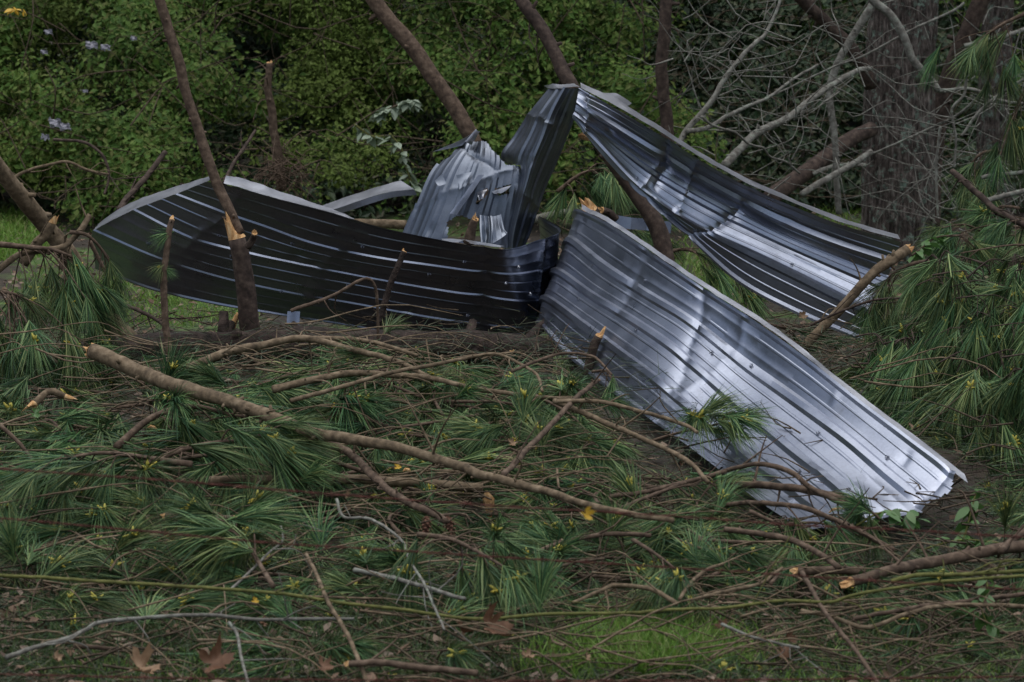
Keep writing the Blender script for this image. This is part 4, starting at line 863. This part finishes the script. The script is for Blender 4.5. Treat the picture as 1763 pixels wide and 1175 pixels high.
hero('small pine clump at the bend of the tan limb on the left', [(110, 520), (140, 520), (165, 535)], (16.0, 16.0), 7, .9, 4, 1.0, spread=(.05, .22))
hero('big glossy pine bough fanned out at left of the foreground', [(200, 770), (260, 720), (330, 700), (400, 715), (460, 720)], ('H', .13), 16, .25, 7, 1.15, spread=(.08, .3))
hero('dark green pine bough under the thick tan branch', [(250, 800), (330, 770), (410, 760), (470, 770)], ('H', .20), 15, .3, 6, 1.15, spread=(.08, .3))
hero('pine bough fanned to the left below the split slab', [(330, 800), (260, 790), (180, 780), (110, 790)], ('H', .20), 15, .2, 6, 1.15, spread=(.08, .3))
hero('upright bright green pine brush at lower left', [(470, 1010), (440, 960), (420, 930), (400, 915)], ('H', .12), 11, -.15, 5, 1.1, spread=(.06, .22))
hero('dark pine bough pointing down in the middle of the foreground', [(720, 920), (780, 930), (840, 960), (880, 985)], ('H', .18), 11, .3, 5, 1.15, spread=(.06, .22))
hero('bluish pine sprigs drooping under the reddish wavy branch', [(1090, 930), (1130, 955), (1170, 985)], ('H', .14), 9, .5, 4, 1.05, spread=(.06, .24))
hero('pine sprigs hanging below the tip of the bright sheet', [(1290, 880), (1340, 900), (1400, 900), (1430, 905)], (12.2, 12.1), 8, .4, 4, .9, spread=(.05, .18))
hero('short pine sprig resting on the lower end of the bright sheet', [(1520, 900), (1505, 885), (1490, 875)], (12.2, 12.2), 4, .2, 3, .75, spread=(.03, .10))
hero('pine foliage hanging in from the top right corner', [(1800, -10), (1770, 20), (1730, 40), (1700, 60)], (20.5, 20.5), 11, .7, 5, 1.15, spread=(.1, .45), bud=.1)
hero('dim pine foliage hanging at the right edge beside the second trunk', [(1800, 130), (1770, 150), (1750, 190), (1740, 240)], (20.6, 20.6), 12, .9, 5, 1.15, spread=(.1, .45), bud=.1)
hero('dark pine sprigs between the second trunk and the big tree', [(1720, 260), (1690, 265), (1670, 285)], (21, 21), 7, .9, 4, 1.0, spread=(.06, .3), bud=.1)
hero('pine sprigs hanging off the right end of the wing', [(1600, 450), (1570, 455), (1540, 470), (1520, 490)], (17.3, 17.3), 10, .9, 4, 1.0, spread=(.06, .25))
for lab, pts, Y, nt_ in (('pine foliage seen through the gap under the peak', [(960, 330), (1000, 300), (1040, 290)], (20.4, 20.4), 12),
                         ('lower pine foliage seen through the gap under the wing', [(1000, 390), (1060, 380), (1100, 400)], (20.2, 20.2), 11),
                         ('pine foliage in the shade under the middle of the wing', [(1130, 440), (1180, 430), (1230, 450)], (20.0, 20.2), 10),
                         ('pine foliage peeping between the wing and the bright sheet', [(1290, 545), (1330, 560), (1380, 570)], (18.4, 18.2), 8)):
    hero(lab, pts, Y, nt_, .5, 4, 1.05, spread=(.08, .35), bud=.1)
LM = [(240, 640, 'the upper end of the thick tan branch'), (560, 750, 'the bend of the thick tan branch'), (780, 800, 'the middle of the thick tan branch'), (1000, 865, 'the lower end of the thick tan branch'),
 (450, 594, 'the arching brown branch'), (560, 650, 'the straight brown branch'), (870, 640, 'the slender bowed branch'), (990, 690, 'the dark diagonal stick'), (900, 780, 'the foot of the dark diagonal stick'),
 (690, 857, 'the steep brown branch'), (560, 827, 'the greyish level log'), (350, 830, 'the left end of the greyish level log'), (340, 890, 'the short dark level stick'), (1030, 922, 'the reddish wavy branch'),
 (700, 1002, 'the lichen green stick'), (1060, 1010, 'the twisted forked branch'), (150, 1085, 'the greyish wavy branch'), (400, 1060, 'the right part of the greyish wavy branch'), (565, 1035, 'the thin tan leaning stick'),
 (1440, 1070, 'the brown leaning stick'), (1340, 925, 'the bent reddish branch'), (1620, 965, 'the thick reddish branch'), (1435, 983, 'the short broken log'), (1400, 846, 'the tip of the bright sheet'),
 (1180, 760, 'the lower edge of the bright sheet'), (1460, 525, 'the branch leaning on the wing'), (1710, 485, 'the sawn log end'), (1660, 530, 'the brown branch in the right heap'), (1740, 622, 'the thin branch at the right edge'),
 (1680, 612, 'the inner branch of the right heap'), (1530, 640, 'the short pale stick'), (1660, 830, 'the far corner of the bright sheet'), (1110, 760, 'the branch right of centre'), (1110, 848, 'the forked brown stick'),
 (700, 1148, 'the fat bare stick'), (1120, 1120, 'the bright grass tuft'), (843, 1098, 'the large curled leaf'), (365, 1158, 'the large reddish leaf'), (240, 1165, 'the pale tan leaf'), (70, 800, 'the red drooping stem'),
 (440, 960, 'the pale crooked twig at left'), (640, 910, 'the pale crooked twig in the middle'), (415, 1120, 'the whitish forked twig'), (1550, 1060, 'the parallel brown branches'), (1310, 1105, 'the grey twig by the grass'),
 (90, 680, 'the split pine slab'), (1700, 1040, 'the hanging green vine'), (700, 592, 'the foot of the dark sheet'), (1016, 620, 'the pointed snag'), (290, 560, 'the thin upright pole'), (750, 905, 'the two pine cones'), (1008, 888, 'the orange leaf on the wire'),
 (1545, 400, 'the foot of the big tree'), (1712, 400, 'the foot of the second trunk'), (1600, 420, 'the low leafy shrub'), (1760, 320, 'the lower level pale branch'), (1665, 310, 'the slanting brown branch behind'), (1560, 560, 'the dark twig at the wing end'), (1440, 570, 'the lower corner of the wing'), (1724, 760, 'the brown leaf in the right heap'), (1675, 900, 'the climbing green vine'), (60, 735, 'the broad green leaf'), (1560, 900, 'the green vine at the sheet tip'), (880, 1062, 'the long green stem, middle'), (250, 1006, 'the long green stem, left part'), (1400, 1036, 'the long green stem, right part')]
USED = set()
def relabel(o, nt_):
    P = np.array([list(o.location)]); px, py = to_px(P)[0]; adj = 'sparse' if nt_ <= 5 else 'bushy' if nt_ >= 9 else 'green'
    for _, dx, dy, ph in sorted((abs(px - a) + abs(py - b), px - a, py - b, ph) for a, b, ph in LM)[:16]:
        if math.hypot(dx, dy) > 250: continue
        v_, h_ = ('below' if dy > 0 else 'above'), ('right of' if dx > 0 else 'left of'); d = h_ if abs(dx) > 2.4 * abs(dy) else v_ if abs(dy) > 2.4 * abs(dx) else v_ + ' and ' + h_
        if (d, ph) not in USED:
            USED.add((d, ph)); o['label'] = f'{adj} pine bough {d} {ph}'; return
def fill(label, group, n_, box, lift, droop, yfun=None, sc=1.05, n_t=(6, 10), margin=70, heading=None, ln=(.5, .95), bud=.5, spread=(.08, .24), mat='bark_red', r=(.006, .012), em=(40, 55)):
    x0, y0, x1, y1 = box; k = 0; gx = max(1, int(round(math.sqrt(n_ * (x1 - x0) / max(1, (y1 - y0)))))); tries = 0
    while k < n_ and tries < n_ * 6:
        tries += 1; i = tries % gx
        px = x0 + (i + rg.random()) * (x1 - x0) / gx; py = rg.uniform(y0, y1)
        if not clear(px, py, margin) or (abs(px - 1120) < 170 and abs(py - 1130) < 60): continue
        Y = yfun(px, py) if yfun else on_heap(px, py, lift)
        c = W(px, py, Y); a = rg.uniform(0, 2 * math.pi) if heading is None else rg.normal(heading, .7); L_ = rg.uniform(*ln)
        d = np.array([math.cos(a), math.sin(a) * .8, rg.normal(0, .12) - .08]); nrm = np.array([-d[1], d[0], 0]) * rg.normal(0, .18)
        P = [c - d * L_ * .6, c - d * L_ * .25 + nrm * L_ * .4 + np.array([0, 0, .04]), c + nrm * L_ * .3 + np.array([0, 0, .05]), c + d * L_ * .4]
        for q in P:
            gz = float(ground_z(q[0], q[1])) + .03
            if q[2] < gz: q[2] = gz
        e = to_px(np.array([P[0], P[3]]))
        if em and not (clear(e[0][0], e[0][1], em[0]) and clear(e[1][0], e[1][1], em[1])): continue
        nt_ = int(rg.integers(*n_t)); relabel(bough(label, P, rg.uniform(*r), rg, nt_, droop, group, spread=spread, sc=sc, bud=bud, mat=mat), nt_); k += 1
fill('green pine bough matted into the left half of the foreground brush', 'pine boughs in the left foreground', 30, (-40, 690, 620, 960), .05, .2, None, 1.3)
fill('green pine bough matted among crossing branches in the middle of the brush', 'pine boughs in the middle of the pile', 30, (480, 650, 1160, 960), .05, .15, None, 1.15)
fill('green pine bough lying below the lower edge of the bright sheet', 'pine boughs below the bright sheet', 13, (1080, 830, 1450, 1020), .04, .15, margin=60)
fill('low pine sprig lying flat on the leaf litter near the bottom edge', 'pine sprigs near the bottom edge', 64, (-40, 950, 1800, 1170), .0, .05, None, 1.05, (4, 7), 40, None, (.35, .6))
fill('drooping pine bough in the tall heap right of the bright sheet', 'pine boughs in the right heap', 84, (1500, 440, 1820, 900), 0, .9, lambda px, py: 16.4 - (px - 1500) / 320 * 1.6 - (py - 450) / 450 * 1.3 + rg.uniform(-.2, .5), 1.12, (8, 12), 45, None, (.2, .45), spread=(.03, .16), mat='bark', r=(.003, .006))
fill('pine bough on the ground beside the far edge of the bright sheet', 'pine boughs beside the bright sheet', 46, (1440, 590, 1840, 930), 0, .7, lambda px, py: 16.2 - (px - 1500) / 320 * 1.8 - (py - 450) / 450 * 1.4 + rg.uniform(-.1, .3), 1.1, (7, 11), 14, None, (.2, .4), spread=(.03, .15), mat='bark', r=(.003, .006), em=None)
fill('pine bough spilling over the ground between the wing and the bright sheet', 'pine boughs between the two right sheets', 16, (1430, 580, 1660, 730), 0, .6, lambda px, py: 15.9 - (px - 1500) / 320 * 1.6 - (py - 450) / 450 * 1.2 + rg.uniform(0, .3), 1.2, (6, 9), 12, None, (.2, .4), spread=(.03, .15), mat='bark', r=(.003, .006), em=None)
fill('shaded pine bough in the low tangle behind the right heap', 'pine boughs behind the right heap', 10, (1560, 360, 1810, 480), 0, .6, lambda px, py: rg.uniform(18.5, 20.5), 1.05, (6, 9), 40, bud=.1)
fill('pine bough crushed along the front of the fallen trunk', 'pine boughs along the fallen trunk', 22, (40, 620, 960, 690), .0, .3, lambda px, py: rg.uniform(15.6, 16.4), .95, (4, 7), 40, None, (.3, .6))

fill('green pine bough between the bowed branch and the dark diagonal stick', 'pine boughs under the bowed branch', 16, (560, 640, 1130, 770), .04, .2, None, 1.1)

# ------------------------------------------------------------------ small things
def lobed_leaf(R_, seed, lobes=5, cup=.25, name='dry_leaf', mat='dry'):
    rg = np.random.default_rng(seed); n_ = 40; a = np.linspace(-math.pi * .86, math.pi * .86, n_)
    r = R_ * (.55 + .45 * np.abs(np.cos(a * lobes / 2 * .58 * 2 + .25 * np.sin(seed))) ** .8) * (1 - (.06 + .05 * (seed % 3)) * np.abs(a)) * (1 + .12 * rg.normal(0, 1, n_)) * (1 - .35 * np.exp(-((a - rg.uniform(-2, 2)) / .35) ** 2)); Vs = [[0, 0, 0]]
    for f in (.4, .7, 1.0):
        for k in range(n_):
            x, y = r[k] * f * math.cos(a[k]), r[k] * f * math.sin(a[k]); Vs.append([x, y, cup * (x * x * (.4 + .3 * math.sin(seed * 2.1)) + y * y * (1.5 + .5 * math.sin(seed))) / R_ + .13 * R_ * f * f * math.sin(a[k] * 4 + seed) + .05 * R_ * rg.normal() * (f == 1.0)])
    Fs = [(0, 1 + k, 2 + k) for k in range(n_ - 1)]
    for ring in range(2):
        b = 1 + ring * n_; c = b + n_
        Fs += [(b + k, c + k, c + k + 1, b + k + 1) for k in range(n_ - 1)]
    return mesh_from(name, np.array(Vs), Fs, M[mat], True)
def put_leaf(px, py, Rpx, label, seed, mat='dry', rot=(0.9, 0, 0), up=.03, Y=None, cup=.7, group=None):
    Y = Y or on_ground(px, py); root = thing('dry_leaf', label, 'leaf', W(px, py, Y - (.55 if up and Y < 13 else 0)) + np.array([0, 0, up]), group); root.rotation_euler = (rot[0] * .8, rot[1] * 1.6 + .25 * math.sin(seed * 3), rot[2] * .5 - .3)
    Rm = Rpx * PX(Y); link('blade', lobed_leaf(Rm, seed, 5, cup, 'blade', mat), root)
    V, Fs = tube(np.array([[0, 0, 0], [-Rm * .5, .004, .004], [-Rm * .9, .02, .02]]), [.0016, .0014, .001], 5, 0); link('stalk', mesh_from('stalk', V, Fs, M['twig']), root)
put_leaf(843, 1098, 36, 'large curled brown leaf upright at the bottom centre', 1, 'dry', (1.2, .2, 1.9), .04)
put_leaf(365, 1158, 40, 'large reddish brown leaf at the bottom edge left', 2, 'dry', (1.0, -.1, 1.2), .03)
put_leaf(240, 1165, 34, 'pale tan lobed leaf at the bottom edge far left', 3, 'dry_tan', (.8, .1, 1.4), .03)
put_leaf(555, 1158, 20, 'small dark brown leaf at the bottom edge between larger leaves', 4, 'dry', (.7, .3, .4), .02)
put_leaf(1345, 1140, 22, 'small brown leaf tented at the bottom right of the grass', 5, 'dry', (1.1, .4, .8), .04)
put_leaf(1358, 1118, 15, 'rust brown leaf standing just above the tented one', 6, 'dry', (1.4, .2, 2.2), .04)
put_leaf(790, 1088, 22, 'dark reddish leaf beside the large curled one', 7, 'dry', (.9, .5, 3.0), .02)
put_leaf(905, 1140, 15, 'greyish curled leaf right of the large curled one', 8, 'dry_tan', (.7, .2, .9), .02)
put_leaf(290, 955, 22, 'brown leaf tucked under the left pine brush', 9, 'dry', (.8, .1, 2.0), .05)
put_leaf(450, 1088, 13, 'brown leaf on the twigs left of lower centre', 10, 'dry', (.6, .4, 2.0), .03)
put_leaf(1010, 1146, 12, 'light brown leaf at the left of the grass tuft', 11, 'dry_tan', (.6, .4, 1.0), .03)
put_leaf(1245, 1092, 14, 'reddish brown leaf above the right of the grass tuft', 12, 'dry', (.6, -.4, 1.0), .03)
put_leaf(95, 1148, 12, 'pale leaf scrap at the lower left corner', 13, 'dry_tan', (.5, .3, .5), .03)
put_leaf(1380, 545, 11, 'pale curled leaf caught at the lower edge of the wing', 14, 'dry_tan', (1.2, .2, .3), 0, 17.4)
put_leaf(1784 - 60, 760, 10, 'brown leaf caught in the right pine heap', 15, 'dry', (1.2, .2, .3), 0, 15.0)
put_leaf(880, 782, 11, 'pinkish brown leaf lodged among branches right of centre', 16, 'dry_tan', (1.0, .2, .9), .05, on_heap(880, 782, .2))
put_leaf(60, 730, 14, 'single broad green leaf at the left edge', 17, 'leaf_ivy', (1.1, .2, .9), .05, on_heap(60, 730, .25))
put_leaf(683, 812, 8, 'orange leaf on the level log left of centre', 18, 'yellow', (1.0, .2, .9), .02, on_heap(683, 812, .14))
put_leaf(437, 1044, 8, 'yellow leaf resting on twigs at lower left', 19, 'yellow', (1.0, .2, .9), .02, on_heap(437, 1044, .1))
# wood chips
def chip(px, py, Y, L_, wpx, label, rz, tilt_=.3):
    s = PX(Y); rg2 = np.random.default_rng(int(px)); g_ = tube(np.array([[-L_ * s, 0, 0], [-L_ * .4 * s, 0, .01], [L_ * .4 * s, 0, .008], [L_ * s, 0, 0]]), np.array([.3, 1, .9, .3]) * wpx * s, 6, .35, int(px))
    o = link('wood_chip', mesh_from('wood_chip', g_[0], g_[1], M['wood'], False), None, W(px, py, Y)); o.rotation_euler = (.2, tilt_, rz); tag(o, label, 'wood chip')
chip(1005, 238, 18.35, 11, 6, 'fresh yellow wood chip stuck below the peak against the leaning trunk', .2, .4)
chip(700, 812, on_heap(700, 812, .15), 7, 3.5, 'small orange chip on the level log', .5, .1)
chip(262, 738, on_heap(262, 738, .15), 8, 3, 'thin orange splinter on the thick tan branch at left', .2, .2)
chip(840, 870, on_heap(840, 870, .1), 26, 9, 'upright pale slab of split wood in the middle of the pile', 1.2, 1.3)
chip(1440, 880, 12.6, 14, 2.5, 'thin yellow splinter under the branches on the bright sheet', -.3, -.3)
chip(460, 1100, 11.3, 16, 3, 'stripped orange tipped stick near the bottom left', -.9, .5)
# pine cones
def cone_mesh():
    mb = MB(); rg2 = np.random.default_rng(3); n_ = 46; core = tube(np.array([[0, 0, 0], [0, 0, .03], [0, 0, .07], [0, 0, .1]]), [.008, .018, .014, .003], 8, 0); mb.add(*core)
    for k in range(n_):
        t = k / n_; a = k * 2.39996; r = .021 * math.sin(math.pi * (.12 + .83 * t)) + .003; z = .1 * t; d = np.array([math.cos(a), math.sin(a), .35]); s = np.array([-math.sin(a), math.cos(a), 0]) * .0075
        c = np.array([0, 0, z]) + d * r; mb.add(np.array([c * np.array([.35, .35, 1]) - s * .6, c * np.array([.35, .35, 1]) + s * .6, c + s, c + d * .007, c - s, c + np.array([0, 0, -.006])]), [(0, 1, 2, 3, 4), (4, 3, 5), (3, 2, 5)])
    return mb.mesh('pine_cone', M['cone'], smooth_=False)
CONE = cone_mesh()
for px, py, rot, lab in ((735, 905, (3.0, .1, 0), 'left one of two brown pine cones hanging under the steep brown branch'), (768, 902, (2.8, -.3, 0), 'right one of two brown pine cones hanging under the steep brown branch')):
    o = link('pine_cone', CONE, None, W(px, py - 16, on_heap(px, py, .16))); o.rotation_euler = rot; tag(o, lab, 'pine cone', 'pine cones under the steep branch')
# rusty barbed wire in front
def wire(label, pts, Y, seed):
    rg2 = np.random.default_rng(seed); P = catmull(np.array([W(x, y, yy) for (x, y), yy in zip(pts, np.interp(np.linspace(0, 1, len(pts)), [0, 1], Y))]), 90)
    root = thing('barbed_wire', label, 'wire', P[0]); mb = MB(); t = np.arange(90); 
    for ph in (0, math.pi):
        Q = P + .0022 * np.stack([0 * t, np.cos(t * 1.9 + ph), np.sin(t * 1.9 + ph)], -1); mb.add(*tube(Q, .0017, 5, 0))
    link('strand', mb.mesh('strand', M['rust'], P[0]), root); mb = MB()
    for k in range(6, 88, 9):
        for s in (-1, 1):
            d = unit(rg2.normal(0, 1, 3)) * .018; mb.add(*tube(np.array([P[k] + [s * .003, 0, 0] - d, P[k] + [s * .003, 0, 0], P[k] + [s * .003, 0, 0] + d]), [.0006, .0016, .0006], 4, 0))
    tag(link('barbs', mb.mesh('barbs', M['rust'], P[0]), root), kind='stuff')
    return P
wire('rusty barbed wire strand drooping across the middle foreground, uppermost strand', [(-40, 805), (109, 815), (306, 829), (579, 852), (870, 872), (1163, 889), (1360, 904), (1520, 911), (1800, 928)], (8.4, 8.6), 1)
wire('rusty barbed wire strand below the uppermost one', [(-40, 890), (41, 896), (204, 911), (477, 936), (600, 943), (900, 962), (1180, 979), (1500, 1000), (1800, 1018)], (8.4, 8.6), 2)
wire('lowest barbed wire strand along the bottom edge', [(-40, 1160), (300, 1168), (700, 1172), (1200, 1172), (1800, 1165)], (8.3, 8.5), 3)
put_leaf(1008, 885, 13, 'yellow and brown leaf snagged on the uppermost wire', 21, 'yellow', (1.3, .5, .6), 0, 8.5)
put_leaf(596, 851, 8, 'small pinkish leaf curl snagged on the uppermost wire at left', 22, 'dry_tan', (1.3, .5, .6), 0, 8.5)
# leafy plants one can point to
def plant(name, label, spots, Y, mat, size, n_, seed, stem_mat='green_stem', cat='plant'):
    rg2 = np.random.default_rng(seed); P, rr = trace(spots, 2.2, 1.4, Y); root = thing(name, label, cat, P[0]); Pc = catmull(np.array(P), 24); mb = MB(); mb.add(*tube(Pc, np.linspace(rr[0], rr[-1], 24), 5, .1, seed)); link('stem', mb.mesh('stem', M[stem_mat], P[0]), root)
    n2 = 12; t = np.linspace(0, 1, n2); s = np.sin(math.pi * t ** .8) * .26; mid = np.stack([t, 0 * t, -.18 * t * t], -1)
    V = np.concatenate([mid + np.stack([0 * t, s, .08 * s], -1), mid, mid - np.stack([0 * t, s, -.08 * s], -1)]); Fs = [(k, k + 1, n2 + k + 1, n2 + k) for k in range(n2 - 1)] + [(n2 + k, n2 + k + 1, 2 * n2 + k + 1, 2 * n2 + k) for k in range(n2 - 1)]
    me = mesh_from('leaf', V, Fs, M[mat])
    for k in range(n_):
        i = int(rg2.uniform(.1, 1) * 23); o = link('leaf', me, root, Pc[i] + rg2.normal(0, .012, 3) - np.array(root.location)); s_ = rg2.uniform(*size); o.scale = (s_, s_, s_)
        o.rotation_euler = (rg2.normal(0, .4), rg2.uniform(-.2, .9), rg2.uniform(0, 6.28))
VG = 'green vines at the tip of the bright sheet'
plant('vine_plant', 'leafy green vine trailing over the tip of the bright sheet', [(1475, 905), (1510, 885), (1545, 880), (1570, 885), (1575, 902)], (12.2, 12.3), 'leaf_ivy', (.05, .10), 22, 1)
plant('vine_plant', 'leafy green vine climbing right of the tip of the bright sheet', [(1650, 960), (1662, 920), (1672, 880), (1680, 850)], (12.5, 12.6), 'leaf_ivy', (.05, .10), 24, 2)
plant('vine_plant', 'leafy green vine below the thick reddish branch at right', [(1560, 960), (1610, 940), (1660, 930), (1720, 935)], (12.4, 12.4), 'leaf_ivy', (.04, .08), 26, 3)
plant('vine_plant', 'leafy green vine hanging at the lower right above the grass', [(1690, 985), (1700, 1010), (1690, 1045), (1700, 1075)], (10.9, 10.8), 'leaf_ivy', (.04, .09), 20, 4)
plant('shrub', 'low leafy shrub at the top of the branch leaning on the wing', [(1570, 440), (1590, 425), (1610, 410), (1640, 405)], (17.7, 18), 'leaf_ivy', (.05, .10), 34, 5, 'twig', 'shrub')
plant('shrub', 'pale leaved shrub in the thicket left of the leaning trunk', [(640, 205), (665, 190), (695, 178), (720, 175)], (27.2, 27.2), 'leaf_p', (.09, .15), 70, 6, 'twig', 'shrub')
plant('vine_plant', 'vine with pale round leaves dangling left of the torn sheet', [(670, 230), (690, 255), (700, 290), (712, 325)], (26.5, 26.5), 'leaf_p', (.09, .14), 26, 7)
plant('vine_plant', 'pale leaves low in the thicket above the trim strip', [(610, 215), (640, 235), (660, 235)], (26.8, 26.8), 'leaf_p', (.08, .14), 16, 8)
plant('leaf_sprig', 'yellow leaved sprig at the top left corner', [(45, 25), (32, 18), (20, 12)], (24, 24), 'yellow', (.05, .09), 10, 9)
def scrap(px, py, Y, s, seed, lab):
    rg2 = np.random.default_rng(seed); t = np.linspace(-1, 1, 6); g_ = np.array([[[u_ * s, .3 * s * math.sin(u_ * 3 + v_ * 2), v_ * s * .6 + .15 * s * math.sin(u_ * 5)] for v_ in t] for u_ in t]) + rg2.normal(0, .12 * s, (6, 6, 3)); g_ *= .62
    tag(link('plastic_scrap', mesh_from('plastic_scrap', g_.reshape(-1, 3), [(a * 6 + b, a * 6 + b + 1, (a + 1) * 6 + b + 1, (a + 1) * 6 + b) for a in range(5) for b in range(5)], M['scrap'], False), None, W(px, py, Y)), lab, 'scrap', 'pale scraps in the thicket')
for k, (px, py, Y, s, lab) in enumerate(((84, 56, 27.5, .06, 'flat pale scrap highest in the thicket at left'), (158, 78, 27.5, .09, 'pale scrap in the thicket left of the tall thin limb'), (182, 82, 27.5, .07, 'pale scrap close right of a larger one in the left thicket'), (76, 90, 27.3, .05, 'tiny pale scrap near the left edge of the thicket'), (230, 66, 27.4, .05, 'narrow pale scrap hanging beside the tall thin limb'), (147, 157, 27, .04, 'small pale scrap in the middle of the left thicket'), (96, 212, 26.5, .10, 'crumpled lavender scrap snagged low in the left thicket'), (112, 218, 26.4, .08, 'grey lavender scrap beside the crumpled one low at left'), (78, 236, 26.4, .06, 'lavender scrap lowest in the left thicket'))):
    scrap(px, py, Y, s, k, lab)
